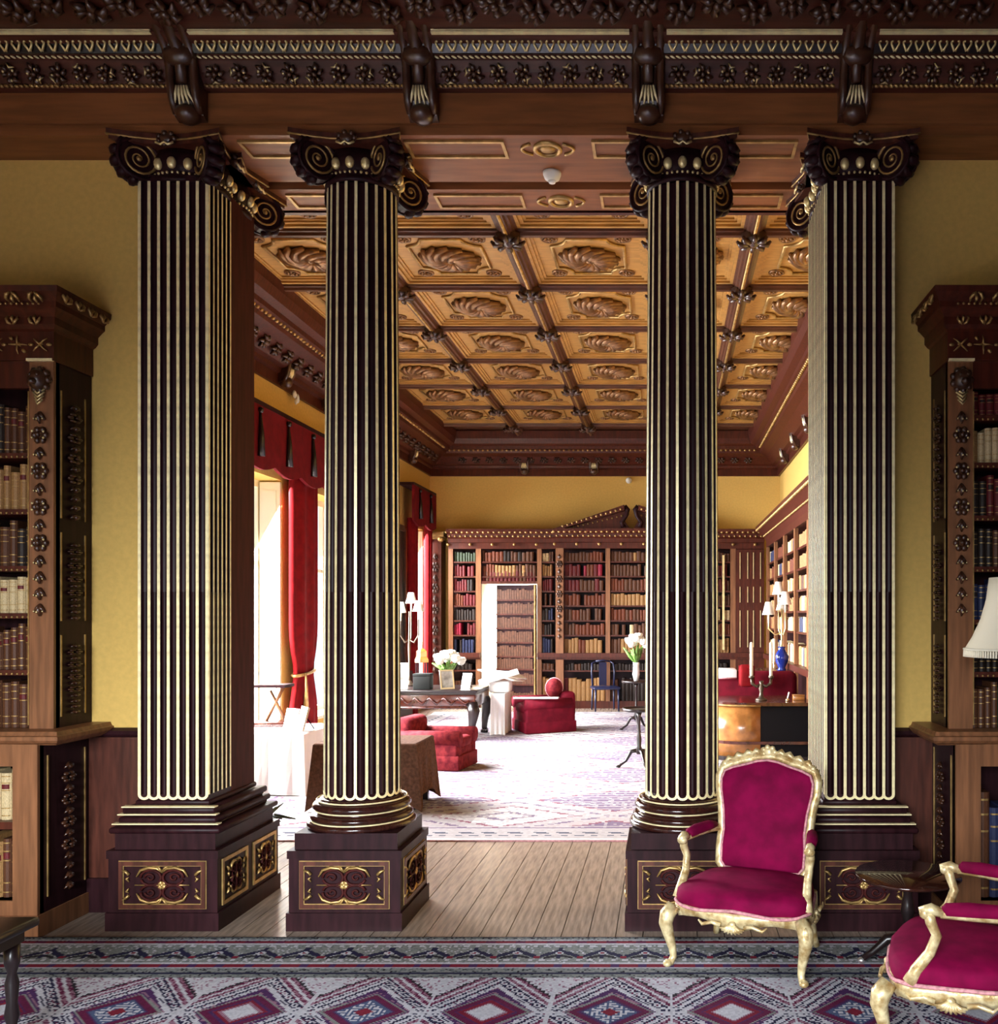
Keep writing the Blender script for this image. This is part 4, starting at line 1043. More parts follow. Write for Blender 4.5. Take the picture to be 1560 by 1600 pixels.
def rugA(x, y):
    rng = np.random.default_rng(3); c = paint(len(x)); nz = rng.random(len(x))
    def S(m, k): c[m] = PC[k]
    cell = lambda a, s: np.floor(a/s)
    YE = 4.92; v = YE-y                       # distance from far edge
    # border bands
    b = v < .56
    S(b & (nz < .35), 'stone'); S(b & (nz > .8), 'dark')
    S((v < .02), 'dark'); S((v > .05) & (v < .065), 'white')
    S((v > .075) & (v < .105), 'red'); S((v > .075) & (v < .105) & (np.mod(x, .16) < .05), 'maroon'); S((v > .11) & (v < .122), 'white')
    S((v > .395) & (v < .43), 'red'); S((v > .395) & (v < .43) & (np.mod(x, .14) < .04), 'purple'); S((v > .375) & (v < .39), 'white'); S((v > .435) & (v < .447), 'white')
    u = np.mod(x, .22)-.11; w = v-.245          # stylised winged palmettes
    S((v > .13) & (v < .37) & (nz > .45), 'stone'); S((v > .13) & (v < .37) & (nz > .9), 'white')
    wing = (np.abs(w+.03-np.abs(u)*.75) < .022) & (np.abs(u) < .10)
    S(wing, 'navy'); S((np.abs(w-.03-np.abs(u)*.5) < .014) & (np.abs(u) < .075), 'dark'); S((np.abs(u) < .012) & (np.abs(w) < .075), 'navy')
    S((np.abs(u)+np.abs(w-.0) < .028), 'white'); S((np.abs(u)+np.abs(w) < .014), 'red'); S((np.abs(np.abs(u)-.105) < .012) & (np.abs(w-.06) < .018), 'red')
    S((np.abs(np.mod(x, .06)-.03) < .012) & (v > .14) & (v < .155), 'white'); S((np.abs(np.mod(x, .06)-.03) < .012) & (v > .33) & (v < .345), 'white')
    S((v > .46) & (v < .55) & (np.mod(x+np.floor(v/.03)*.05, .1) < .045), 'stone'); S((v > .50) & (v < .515), 'navy')
    # field of hexagonal medallions
    f = ~b; P = .54; i = np.floor((x+1.331+P/2)/P); u = (x+1.331+P/2)-i*P-P/2; au = np.abs(u)
    VP = 1.06; w = np.mod(v-.55, VP); w = w-.39; aw = np.abs(w)
    hexd = aw+au*1.28                            # slanted outline at .39
    sc_ = np.mod(u*.8+w*.62, .05)-.025; sc2 = hexd-.34
    S(f, 'purple'); S(f & (nz > .8), 'maroon')
    S(f & (hexd > .39), 'pink'); S(f & (hexd > .39) & (nz > .55), 'maroon'); S(f & (hexd > .43) & (hexd < .455), 'white')
    tooth = np.mod(u+w*.5, .036) < .018
    S(f & (hexd > .50), 'white'); S(f & (hexd > .50) & (nz > .86), 'pink'); S(f & (hexd > .485) & (hexd < .50+.012*tooth), 'dark')
    S(f & (hexd < .385) & (hexd > .30), 'navy'); S(f & (hexd < .385) & (hexd > .30) & (nz > .88), 'maroon')
    S(f & (np.abs(np.hypot(sc_, sc2)-.017) < .006), 'white'); S(f & (np.hypot(sc_, sc2) < .005), 'pink')
    S(f & (np.abs(hexd-.387) < .009), 'white'); S(f & (np.abs(u) > P/2-.008) & (hexd > .30), 'white')
    S(f & (hexd < .305) & (hexd > .262), 'white'); S(f & (np.abs(hexd-.284) < .007) & (np.mod(u-w, .04) < .014), 'navy')
    dm = aw*1.15+au*1.15; dm = np.floor(dm/.016)*.016     # stepped diamonds
    alt = np.mod(i, 2) == 0
    S(f & (hexd < .262), 'purple'); S(f & (hexd < .262) & (np.mod(np.abs(u)+aw, .05) < .012) & (nz > .4), 'pink')
    S(f & (dm < .215), 'stone'); S(f & (dm < .195), 'maroon'); S(f & (dm < .15), 'purple'); S(f & (dm < .135) & alt, 'blue'); S(f & (dm < .135) & ~alt, 'red')
    key = (np.mod(u*1.0+w*.9, .034) < .014) ^ (np.mod(u*.9-w*1.0, .036) < .014)
    S(f & (dm < .115) & alt & key, 'white'); S(f & (dm < .1) & ~alt, 'pink'); S(f & (dm < .082) & ~alt, 'white'); S(f & (dm < .04) & alt, 'red')
    S(f & (aw < .05) & (hexd > .262) & (hexd < .385) & (np.mod(aw, .026) < .011), 'white')
    return c*(1.2+.4*rng.random((len(x), 1)))
rug('rug', 'patterned kilim rug with purple medallions in the foreground', -4.2, 2.55, -2.9, 4.91, .0105, rugA, fine=3.2)
def rugB(x, y):
    rng = np.random.default_rng(5); n = len(x); c = np.tile(np.array((.36, .31, .32)), (n, 1)); nz = rng.random(n)
    P2 = {'lav': (.16, .115, .18), 'rose': (.20, .075, .11), 'pale': (.36, .33, .34), 'slate': (.08, .085, .12), 'white': (.52, .50, .50)}  # pale palette: overexposed daylight put into the weave colours
    def S(m, k): c[m] = P2[k]
    v = np.minimum(np.minimum(y-7.03, 16.55-y), np.minimum(x+4.15, 1.75-x))
    S(v < .42, 'pale'); S((v < .04), 'white'); S((v > .12) & (v < .16) & (np.mod(x, .12) < .06), 'slate'); S((v > .22) & (v < .27) & (np.mod(x+y, .2) < .1), 'slate'); S((v > .38) & (v < .42), 'lav')
    f = v > .42; px_, py_ = 1.9, 1.35
    i = np.floor((y-7.2)/py_); u = np.abs(np.mod(x+.45+np.mod(i, 2)*0, px_)-px_/2); w = np.abs(np.mod(y-7.2, py_)-py_/2)
    d = u/.95+w/.62
    S(f & (d < 1.0), 'lav'); S(f & (d < .92), 'pale'); S(f & (d < .7), 'rose'); S(f & (d < .62), 'white'); S(f & (d < .3), 'lav'); S(f & (d < .2), 'white')
    S(f & (d > 1.25), 'rose'); S(f & (d > 1.32), 'lav'); S(f & (np.mod(y, .11) < .025), 'pale'); S(f & (nz > .8), 'pale')
    return c*(.9+.2*rng.random((n, 1)))
rug('rug', 'large carpet with diamonds in overexposure-paled colours covering the far room', -4.15, 1.75, 7.03, 16.4, .026, rugB)

# ================================================================ GILT ARMCHAIRS
def loop_outline(n=56):
    pts = []
    for i in range(n):
        a = 2*PI*i/n; c, s = math.cos(a), math.sin(a); e = .42
        x = math.copysign(abs(c)**e, c); y = math.copysign(abs(s)**e, s)
        hw = .32-.04*y; yy = .26*y
        if y < -.6: yy -= .022*math.cos(x*PI)*1.0
        pts.append((x*hw, yy))
    return pts
def fauteuil(label, loc, rz):
    t = thing('armchair', label, 'armchair', loc, rz, group='crimson and gilt armchairs')
    ol = loop_outline(); n = len(ol)
    # seat cushion
    lev = [(.99, .295), (1.005, .33), (.985, .362), (.93, .380), (.7, .398), (.35, .405)]
    vs = [(x*s, y*s, z) for s, z in lev for x, y in ol]; fs = []
    for k in range(len(lev)-1):
        for i in range(n): j = (i+1) % n; fs.append((k*n+i, k*n+j, (k+1)*n+j, (k+1)*n+i))
    fs.append(tuple((len(lev)-1)*n+i for i in range(n))); fs.append(tuple(range(n))[::-1])
    obj('seat', MB().add(vs, fs, True), t, m='velvet')
    obj('braid', MB().tube([(x*1.012, y*1.012, .306+.012*math.cos(x*14) if y < -.2 else .306) for x, y in ol], .009, 5, closed=True), t, m='braid')
    # rail
    vs = []; fs = []
    for x, y in ol:
        u = x/.36; zb = .240
        if y < -.2: zb = .246-.036*math.exp(-(u/.22)**2)+.014*math.exp(-((abs(u)-.5)/.2)**2)-.03*max(0, abs(u)-.78)/.22
        elif abs(u) > .6: zb = .246-.022*math.exp(-(y/.09)**2)
        vs += [(x*1.005, y*1.005, .303), (x*1.02, y*1.02, .285), (x*1.0, y*1.0, zb), (x*.9, y*.9, zb), (x*.9, y*.9, .303)]
    for i in range(n):
        j = (i+1) % n
        for k in range(5): l = (k+1) % 5; fs.append((i*5+k, i*5+l, j*5+l, j*5+k))
    ra = obj('seat_rail', MB().add(vs, fs, True), t, m='gilt_chair')
    def shell(nm, M):
        b = MB()
        for k in range(9): a = (k-4)*.33; b.tube([(0, 0, .012), (.035*math.sin(a), -.012, -.005-.022*math.cos(a)*.6), (.062*math.sin(a), -.004, -.002-.034*math.cos(a))], [.006, .009, .005], 5)
        b.ball((0, -.004, .012), (.018, .012, .014), 7, 5)
        for sx in (-1, 1): b.tube([(sx*.06, 0, .0), (sx*.10, -.006, .012), (sx*.15, -.004, -.004), (sx*.17, 0, .014)], [.012, .010, .009, .004], 5)
        b.xf(M); return obj('shell_carving', b, ra, m='gilt_chair')
    shell('f', Matrix.Translation((0, -.295, .248)))
    for sx in (-1, 1): shell('s', Matrix.Translation((sx*.335, 0, .255)) @ Matrix.Rotation(sx*PI/2, 4, 'Z'))
    for sx in (-1, 1):
        p = [(.320, -.235, .295), (.345, -.262, .255), (.350, -.268, .215), (.338, -.255, .15), (.325, -.243, .09), (.320, -.240, .045), (.330, -.255, .018), (.345, -.275, .02)]
        l = obj('leg', MB().tube([(sx*x, y, z) for x, y, z in p], [.034, .040, .036, .027, .021, .018, .018, .016], 8), t, m='gilt_chair')
        obj('scroll_foot', MB().ball((sx*.340, -.268, .018), (.024, .026, .018), 8, 5), l, m='gilt_chair')
        obj('knee_carving', MB().ball((sx*.352, -.285, .245), (.022, .016, .038), 7, 5).ball((sx*.366, -.262, .235), (.014, .02, .034), 7, 5), l, m='gilt_chair')
        p = [(.265, .225, .30), (.268, .238, .22), (.262, .250, .12), (.268, .275, .04), (.275, .292, 0)]
        obj('leg', MB().tube([(sx*x, y, z) for x, y, z in p], [.03, .028, .021, .019, .02], 8), t, m='gilt_chair')
    # back
    tilt = math.radians(13)
    def B(u, w, o=0): return (u, .225+w*math.sin(tilt)-o*math.cos(tilt), .33+w*math.cos(tilt)+o*math.sin(tilt)*0)
    half = [(.0, .035), (.12, .032), (.215, .04), (.240, .07), (.243, .16), (.236, .25), (.246, .36), (.268, .47), (.272, .53), (.255, .575), (.205, .598), (.13, .618), (.06, .640), (0, .648)]
    out = half+[(-u, w) for u, w in half[::-1][1:-1]]
    m = len(out); cx, cz = 0, .34
    def ring(s, o): return [B(cx+(u-cx)*s, cz+(w-cz)*s, o) for u, w in out]
    for nm, sg in (('backrest', 1), ('back_cover', -1)):
        lv = [(.97, 0), (.95, sg*.025), (.86, sg*.042), (.6, sg*.052), (.25, sg*.056)]; vs = []; fs = []
        for s, o in lv: vs += ring(s, o)
        for k in range(len(lv)-1):
            for i in range(m): j = (i+1) % m; q = (k*m+i, k*m+j, (k+1)*m+j, (k+1)*m+i); fs.append(q if sg > 0 else q[::-1])
        q = tuple((len(lv)-1)*m+i for i in range(m)); fs.append(q if sg > 0 else q[::-1])
        obj(nm, MB().add(vs, fs, True), t, m='velvet')
    fr = obj('back_frame', MB().tube([B(*p) for p in out], .026, 8, closed=True, sq=1), t, m='gilt_chair')
    obj('braid', MB().tube([B(u*.93, cz+(w-cz)*.945, .03) for u, w in out], .007, 5, closed=True), t, m='braid')
    cr = MB()
    c0 = Vector(B(0, .672, .01)); cr.ball(c0, (.034, .026, .030), 9, 6)
    for k in range(7): a = 2*PI*k/7; cr.ball(c0+Vector((.032*math.cos(a), -.006, .026*math.sin(a))), (.017, .015, .016), 6, 4)
    for sx in (-1, 1):
        for u0, w0, u1, w1 in ((.04, .66, .10, .648), (.08, .655, .15, .632), (.13, .64, .21, .612), (.19, .622, .25, .59)):
            cr.tube([B(sx*u0, w0, .012), B(sx*(u0+u1)/2, (w0+w1)/2+.022, .02), B(sx*u1, w1, .012)], [.013, .021, .009], 5)
        cr.ball(B(sx*.245, .595, .012), (.022, .018, .022), 7, 5)
    obj('crest_carving', cr, fr, m='gilt_chair')
    for sx in (-1, 1):
        ar = obj('arm', MB().tube([(sx*x, y, z) for x, y, z in ((.245, .285, .575), (.275, .2, .582), (.305, .08, .585), (.322, -.04, .588))], [.016, .018, .018, .018], 7), t, m='gilt_chair')
        obj('arm_pad', MB().tube([(sx*x, y, z) for x, y, z in ((.262, .24, .598), (.280, .17, .606), (.305, .06, .608), (.318, -.02, .604), (.32, -.035, .602))], [.016, .028, .030, .026, .012], 8), ar, m='velvet')
        su = obj('arm_support', MB().tube([(sx*x, y, z) for x, y, z in ((.325, -.085, .592), (.328, -.075, .55), (.318, -.055, .50), (.314, -.08, .43), (.322, -.13, .36), (.33, -.155, .31))], [.022, .021, .02, .021, .024, .028], 8), t, m='gilt_chair')
        obj('arm_scroll', MB().tube([(sx*.322, -.03, .59), (sx*.325, -.075, .602), (sx*.328, -.105, .592), (sx*.327, -.10, .572)], [.018, .024, .022, .016], 7).ball((sx*.327, -.098, .585), (.028, .022, .024), 8, 5), su, m='gilt_chair')
    return t
fauteuil('crimson velvet gilt armchair facing the room between the right columns', (.42, 4.58, .026), -.38)
fauteuil('crimson velvet gilt armchair cut by the lower right corner', (1.21, 3.74, .026), -1.98)

# ---------------------------------------------------------------- round occasional table, lamp, stool
t = thing('occasional_table', 'small round polished dark table behind the corner armchair', 'table', (1.196, 4.50, .013))
zt = .458
obj('tabletop', MB().lathe([(0, zt-.022), (.235, zt-.022), (.252, zt-.016), (.258, zt-.006), (.254, zt), (.0, zt)], 40), t, m='table_gloss')
obj('pillar', MB().lathe([(.03, .1), (.045, .13), (.03, .17), (.022, .22), (.035, .27), (.03, .31), (.02, .36), (.05, .41), (.08, zt-.022)], 16), t, m='black_wood')
for k in range(3):
    a = PI*.95+k*2*PI/3
    l = obj('leg', MB().tube([(.02*math.cos(a), .02*math.sin(a), .14), (.10*math.cos(a), .10*math.sin(a), .13), (.17*math.cos(a), .17*math.sin(a), .06), (.215*math.cos(a), .215*math.sin(a), .025)], [.028, .026, .018, .016], 7), t, m='black_wood')
    obj('caster', MB().ball((.225*math.cos(a), .225*math.sin(a), .016), (.02, .02, .016), 8, 5), l, m='silver')
t = thing('floor_lamp', 'floor lamp with fringed cream bell shade at right edge', 'lamp', (1.765, 4.60, .013))
obj('base', MB().lathe([(.15, 0), (.15, .02), (.12, .035), (.05, .05), (.02, .08)], 24), t, m='brass')
obj('pole', MB().tube([(0, 0, .06), (0, 0, 1.62)], .012, 8), t, m='brass')
sp = [(.243, 1.565), (.205, 1.63), (.165, 1.72), (.138, 1.82), (.124, 1.93)]
obj('lamp_shade', MB().lathe(sp+[(r-.004, z) for r, z in sp[::-1]]+[sp[0]], 36, cap=False), t, m='shade')
fr = MB()
for k in range(110): a = 2*PI*k/110; r = .243; fr.tube([(r*math.cos(a), r*math.sin(a), 1.568), (r*1.004*math.cos(a), r*1.004*math.sin(a), 1.528)], [.0045, .006], 4)
obj('fringe', fr, t, m='shade', kind='stuff'); obj('shade_trim', MB().tube([(.245*math.cos(a), .245*math.sin(a), 1.567) for a in np.linspace(0, 2*PI, 41)[:-1]], .006, 5, closed=True), t, m='wax')
obj('shade_ring', MB().tube([(0, 0, 1.62), (.10, 0, 1.66), (.14, 0, 1.80)], .004, 5).tube([(0, 0, 1.62), (-.10, 0, 1.66), (-.14, 0, 1.80)], .004, 5), t, m='brass')
t = thing('side_table', 'dark side table with turned legs at the lower left corner', 'table', (-2.95, 3.55, .013))
obj('tabletop', MB().rbox(-.35, .35, -.25, .22, .452, .49, .012), t, m='black_wood'); obj('apron', MB().box(-.31, .31, -.21, .18, .40, .452), t, m='black_wood')
for sx in (-1, 1):
    for y in (-.18, .15): obj('leg', MB().lathe([(.018, 0), (.024, .03), (.016, .06), (.028, .11), (.02, .16), (.026, .24), (.016, .28), (.028, .32), (.03, .40)], 12, c=(sx*.28, y, 0)), t, m='black_wood')

# ================================================================ FAR ROOM FURNITURE
RUG = .013
def cloth_table(name, label, x0, x1, y0, y1, h, zside, zcorner, flare, m, loc_z=RUG):
    xc, yc = (x0+x1)/2, (y0+y1)/2
    t = thing(name, label, 'table', (xc, yc, loc_z)); a, b = (x1-x0)/2, (y1-y0)/2
    pts = []
    N = 14
    for (ax, ay), (bx_, by) in zip([(-1, -1), (1, -1), (1, 1), (-1, 1)], [(1, -1), (1, 1), (-1, 1), (-1, -1)]):
        for i in range(N):
            u = i/N; k = (2*abs(u-.5))**3
            pts.append(((ax+(bx_-ax)*u)*a, (ay+(by-ay)*u)*b, k, math.sin(u*2*PI*3)*.012))
    n = len(pts); vs = []; fs = []
    for lv, s in ((0, 0), (1, .0), (2, .5), (3, 1.0)):
        for x, y, k, wv in pts:
            zb = zside+(zcorner-zside)*k; z = h if lv == 0 else h-.01-(h-zb)*s
            o = 0 if lv < 2 else (flare*s*(.4+k)+wv*s)
            L = math.hypot(x, y); vs.append((x*(.97 if lv == 0 else 1)+x/L*o, y*(.97 if lv == 0 else 1)+y/L*o, z))
    for k in range(3):
        for i in range(n): j = (i+1) % n; fs.append((k*n+j, k*n+i, (k+1)*n+i, (k+1)*n+j))
    fs.append(tuple(range(n)))
    obj('tablecloth', MB().add(vs, fs, False), t, m=m)
    for sx in (-1, 1):
        for sy in (-1, 1): obj('leg', MB().box(sx*(a-.06)-.025, sx*(a-.06)+.025, sy*(b-.06)-.025, sy*(b-.06)+.025, 0, h-.02), t, m='black_wood')
    return t
cloth_table('draped_table', 'sunlit table under a white floor-length cloth by the windows', -4.3, -3.50, 8.75, 9.6, .60, .02, .01, .03, 'white_cloth')
cloth_table('draped_table', 'table under a dark brown cloth behind the left column', -3.14, -2.22, 8.05, 8.65, .60, .14, .01, .05, 'brown_cloth')
# items on the white table
def picture_frame(label, x, y, z, w, h, rz, lean=-.25, m='silver'):
    t = thing('photo_frame', label, 'photo frame', (x, y, z), rz)
    R = (lean, 0, 0)
    obj('frame', MB().frame(-w/2, w/2, .004, h, .02, -.01, .01), t, rot=R, m=m); obj('photo', MB().box(-w/2+.015, w/2-.015, -.004, .004, .02, h-.015), t, rot=R, m='photo')
    k = abs(math.sin(lean))*h
    obj('easel_strut', MB().tube([(0, k*.7, h*.7), (0, k*.7+.10, .006)], .006, 5), t, m='black')
    return t
ZT = .614
t = thing('book_rest', 'brown wooden reading stand on the white table by the window', 'book rest', (-4.06, 9.38, ZT))
obj('base', MB().rbox(-.17, .17, -.13, .13, 0, .05, .01), t, m='mahogany')
obj('strut', MB().tube([(-.08, 0, .05), (.1, 0, .40)], .018, 4).tube([(.12, 0, .05), (-.04, 0, .36)], .018, 4), t, m='walnut_light'); obj('ledge', MB().box(-.15, .17, -.14, .1, .40, .43), t, m='walnut_dark')
picture_frame('small white-lit photo frame on the white table, nearest the curtain', -3.80, 9.15, ZT, .18, .20, -.5)
picture_frame('taller photo frame at right edge of the white table', -3.62, 8.95, ZT, .20, .24, -.9)
# small dark plant behind left pedestal
t = thing('potted_plant', 'small dark potted plant behind the left pedestal', 'plant', (-3.02, 6.75, 0))
obj('pot', MB().lathe([(.06, 0), (.09, .12), (.095, .14), (.085, .14)], 14), t, m='black'); b = MB()
for k in range(16): a = k*2.4; r = .10+.05*(k % 3); b.tube([(0, 0, .13), (r*.5*math.cos(a), r*.5*math.sin(a), .26), (r*1.2*math.cos(a), r*1.2*math.sin(a), .22+.03*(k % 4))], [.006, .02, .004], 4)
obj('leaves', b, t, m='dark_leaf')
# upholstered armchairs
def club(name, label, loc, rz, w, d, h, arm, m, skirt=True):
    t = thing(name, label, 'armchair', loc, rz); a = w/2
    obj('base', MB().rbox(-a+.04, a-.04, -d/2+.02, d/2, .02, arm*.62, .03), t, m=m)
    obj('seat_cushion', MB().rbox(-a+.14, a-.14, -d/2, d/2-.16, arm*.55, arm*.85, .06, 3), t, m=m)
    obj('backrest', MB().rbox(-a+.05, a-.05, d/2-.2, d/2+.02, arm*.4, h, .07, 3), t, m=m)
    for sx in (-1, 1):
        x = sx*(a-.085)
        ar = obj('arm', MB().rbox(x-.07, x+.07, -d/2+.01, d/2-.02, .04, arm-.06, .03), t, m=m)
        obj('arm_roll', MB().tube([(x+sx*.015, -d/2, arm-.075), (x+sx*.015, d/2-.06, arm-.075)], .088, 12), ar, m=m)
    if skirt: obj('skirt', MB().rbox(-a+.01, a-.01, -d/2-.005, d/2+.005, .005, .17, .012), t, m=m)
    return t
club('armchair', 'red damask armchair beside the dark draped table', (-2.66, 10.45, RUG), PI/2-.15, .62, .78, .58, .43, 'damask')
club('armchair', 'red armchair with a tray on its arm beyond the desk', (-1.86, 13.75, RUG), -PI/2+.45, .74, .78, .60, .50, 'velvet_red')
t = thing('cushion', 'patterned pink cushion on the far red armchair', 'cushion', (-1.70, 13.72, .56)); obj('cover', MB().ball((0, 0, .10), (.13, .22, .15), 12, 8), t, m='damask'); obj('piping', MB().tube([(.13*math.cos(a), 0, .10+.15*math.sin(a)) for a in np.linspace(0, 2*PI, 17)[:-1]], .012, 5, closed=True), t, m='braid')
t = thing('newspaper', 'white folded newspaper lying across the far armchair arm', 'newspaper', (-1.92, 13.36, .53)); obj('sheets', MB().rbox(-.33, .33, -.07, .07, 0, .02, .006), t, m='paper'); obj('fold', MB().tube([(-.33, -.06, .018), (.33, -.06, .018)], .008, 5), t, m='paper')
cloth_table('draped_table', 'lit skirted armchair as a white draped block carrying papers beside the desk', -2.56, -2.36, 13.20, 13.75, .60, .02, .01, .02, 'white_cloth')  # stands in for a skirted armchair, its lit front made white cloth
t = thing('newspaper', 'open pale newspapers heaped on the small white draped block', 'newspaper', (-2.46, 13.45, .62))
b = MB()
for k, (rx, ry, rz) in enumerate(((.12, -.28, .2), (-.1, .25, -.3), (.2, .1, .6))):
    s = len(b.v); b.rbox(-.30, .30, -.2, .2, -.008, .008, .006, 1); b.xf(Matrix.Translation((.03*(k-1), .02*k, .22+.02*k)) @ Euler((rx, ry, rz)).to_matrix().to_4x4(), s)
obj('sheets', b, t, m='paper'); obj('stack', MB().rbox(-.15, .15, -.15, .15, .0, .16, .03), t, m='paper')
# carved desk
t = thing('desk', 'large dark carved desk with paw feet left of centre', 'desk', (-3.40, 13.1, RUG)); a, b_ = .74, .5
obj('desktop', MB().rbox(-a-.03, a+.03, -b_-.03, b_+.03, .665, .70, .012).box(-a-.01, a+.01, -b_-.01, b_+.01, .64, .665), t, m='black_wood')
obj('apron', MB().rbox(-a, a, -b_, b_, .46, .64, .015), t, m='mahogany')
ca_ = MB()
for x in np.arange(-a+.1, a, .2): ca_.tube([(x-.1, -b_-.004, .56), (x-.05, -b_-.014, .59), (x, -b_-.014, .55), (x+.05, -b_-.014, .51), (x+.1, -b_-.004, .56)], [.012, .02, .016, .02, .012], 5)
ca_.tube([(-a, -b_-.004, .46), (a, -b_-.004, .46)], .018, 6)
obj('apron_carving', ca_, t, m='mahogany')
for sx in (-1, 1):
    for sy in (-1, 1):
        l = obj('leg', MB().tube([(sx*(a-.06), sy*(b_-.06), .50), (sx*(a-.02), sy*(b_-.02), .40), (sx*(a-.05), sy*(b_-.05), .22), (sx*(a-.06), sy*(b_-.06), .08), (sx*(a-.05), sy*(b_-.04), .03)], [.09, .085, .055, .045, .05], 9), t, m='black_wood')
        pf = MB()
        for k in (-1, 0, 1): pf.ball((sx*(a-.05)+k*.035, sy*(b_-.06)-.05, .028), (.024, .05, .028), 7, 5)
        obj('paw_foot', pf, l, m='black_wood')
ZD = .70+RUG
picture_frame('white photo frame on the desk next to the column', -3.72, 12.72, ZD, .17, .38, .1, m='paper')
t = thing('box', 'dark grey square box on the desk', 'box', (-3.43, 12.78, ZD)); obj('body', MB().rbox(-.12, .12, -.09, .09, 0, .19, .008), t, m='dark_grey'); obj('lid', MB().rbox(-.123, .123, -.093, .093, .19, .225, .006), t, m='dark_grey')
picture_frame('silver photo frame standing before the white flowers', -3.08, 12.76, ZD, .20, .28, .55)
picture_frame('small silver photo frame at the right end of the desk', -2.86, 12.9, ZD, .16, .22, -.5)
def bouquet(label, loc, R, n, vaser, vaseh, m='porcelain', zsq=1.0):
    t = thing('flower_vase', label, 'flowers', loc)
    obj('vase', MB().lathe([(vaser*.6, 0), (vaser, vaseh*.35), (vaser*.75, vaseh*.8), (vaser*.9, vaseh), (vaser*.8, vaseh)], 14), t, m=m)
    g_ = MB(); rnd = random.Random(n)
    for k in range(18): aa = rnd.uniform(0, 2*PI); r = R*rnd.uniform(.4, 1); g_.tube([(0, 0, vaseh*.9), (r*.5*math.cos(aa), r*.5*math.sin(aa), vaseh+R*.5), (r*math.cos(aa), r*math.sin(aa), vaseh+R*rnd.uniform(.4, 1.0)*zsq)], [.008, .03, .01], 4)
    obj('foliage', g_, t, m='leaf')
    for k in range(n):
        aa = k*2.4; r = R*math.sqrt((k+.5)/n)*.8; z = vaseh+R*zsq*(1.35-.8*(r/R)**2)
        p = MB(); p.ball((0, 0, 0), R*.27, 8, 6)
        for q in range(6): bb = 2*PI*q/6; p.ball((R*.18*math.cos(bb), R*.18*math.sin(bb), .02), R*.15, 6, 4)
        obj('bloom', p, t, (r*math.cos(aa), r*math.sin(aa), z), m='petal')
    return t
bouquet('white hydrangeas in a vase on the carved desk', (-3.17, 13.15, ZD), .24, 9, .09, .17)
t = thing('lantern', 'small orange-topped lantern on the desk beside the flowers', 'lantern', (-3.55, 13.15, ZD))
obj('body', MB().box(-.075, -.055, -.075, -.055, 0, .36).box(.055, .075, -.075, -.055, 0, .36).box(-.075, -.055, .055, .075, 0, .36).box(.055, .075, .055, .075, 0, .36).box(-.08, .08, -.08, .08, 0, .03), t, m='walnut_dark')
obj('hood', MB().lathe([(.10, .36), (.10, .40), (.075, .44), (.075, .52), (.03, .56), (0, .57)], 4, smooth=False), t, m='orange'); obj('candle', MB().tube([(0, 0, .03), (0, 0, .2)], .02, 8), t, m='wax'); obj('finial', MB().tube([(0, 0, .56), (0, 0, .66)], .014, 6), t, m='wax')
def shade_lamp(name, label, loc, hgt, arms, R, sr, sh, m, basem, vase=None):
    t = thing(name, label, 'lamp', loc)
    z0 = 0
    if vase: obj('vase', MB().lathe([(.06, 0), (.065, .02), (.05, .05), (.10, .16), (.105, .22), (.06, .30), (.045, .33), (.06, .36)], 18), t, m=vase); z0 = .36
    else: obj('base', MB().lathe([(.09, 0), (.09, .02), (.04, .04), (.025, .08)], 16), t, m=basem); z0 = .05
    obj('stem', MB().lathe([(.012, z0), (.02, z0+.05), (.01, z0+.1), (.02, (z0+hgt)/2), (.01, hgt*.8), (.014, hgt)], 10), t, m=basem)
    for k, (ax, ay, az) in enumerate(arms):
        l = obj('branch', MB().tube([(0, 0, hgt*.62), (ax*.5, ay*.5, hgt*.58), (ax, ay, hgt*.68), (ax, ay, az)], .011, 6), t, m=basem)
        obj('lamp_shade', MB().lathe([(sr, az), (sr*.75, az+sh*.45), (sr*.5, az+sh), (sr*.46, az+sh), (sr*.7, az+sh*.45), (sr*.95, az)], 14, c=(ax, ay, 0), cap=False), l, m=m)
        obj('candle_tube', MB().tube([(ax, ay, az-.12), (ax, ay, az+sh*.3)], .014, 6), l, m='wax')
    return t
shade_lamp('candelabrum_lamp', 'branched lamp with pale shades on the desk by the far window', (-3.80, 13.4, ZD), 1.1, [(-.13, 0, 1.08), (.14, -.02, 1.1), (0, .1, 1.22)], .1, .085, .16, 'shade_white', 'bronze')
# blue chair
t = thing('dining_chair', 'dark blue painted side chair in front of the far shelves', 'chair', (-1.13, 16.70, .001), .25)
obj('seat', MB().rbox(-.25, .25, -.22, .22, .40, .45, .02), t, m='blue_paint')
for sx in (-1, 1):
    obj('leg', MB().tube([(sx*.21, -.18, .41), (sx*.215, -.19, 0)], [.02, .015], 7), t, m='blue_paint')
    obj('leg', MB().tube([(sx*.20, .19, .43), (sx*.21, .24, 0)], [.02, .015], 7), t, m='blue_paint')
    obj('back_post', MB().tube([(sx*.20, .19, .43), (sx*.215, .22, .70), (sx*.20, .26, .86), (sx*.12, .28, .90)], [.02, .018, .018, .014], 7), t, m='blue_paint')
obj('back_splat', MB().box(-.07, .07, .235, .255, .45, .88), t, m='blue_paint'); obj('crest_rail', MB().tube([(-.13, .28, .895), (0, .275, .915), (.13, .28, .895)], .02, 7), t, m='blue_paint')
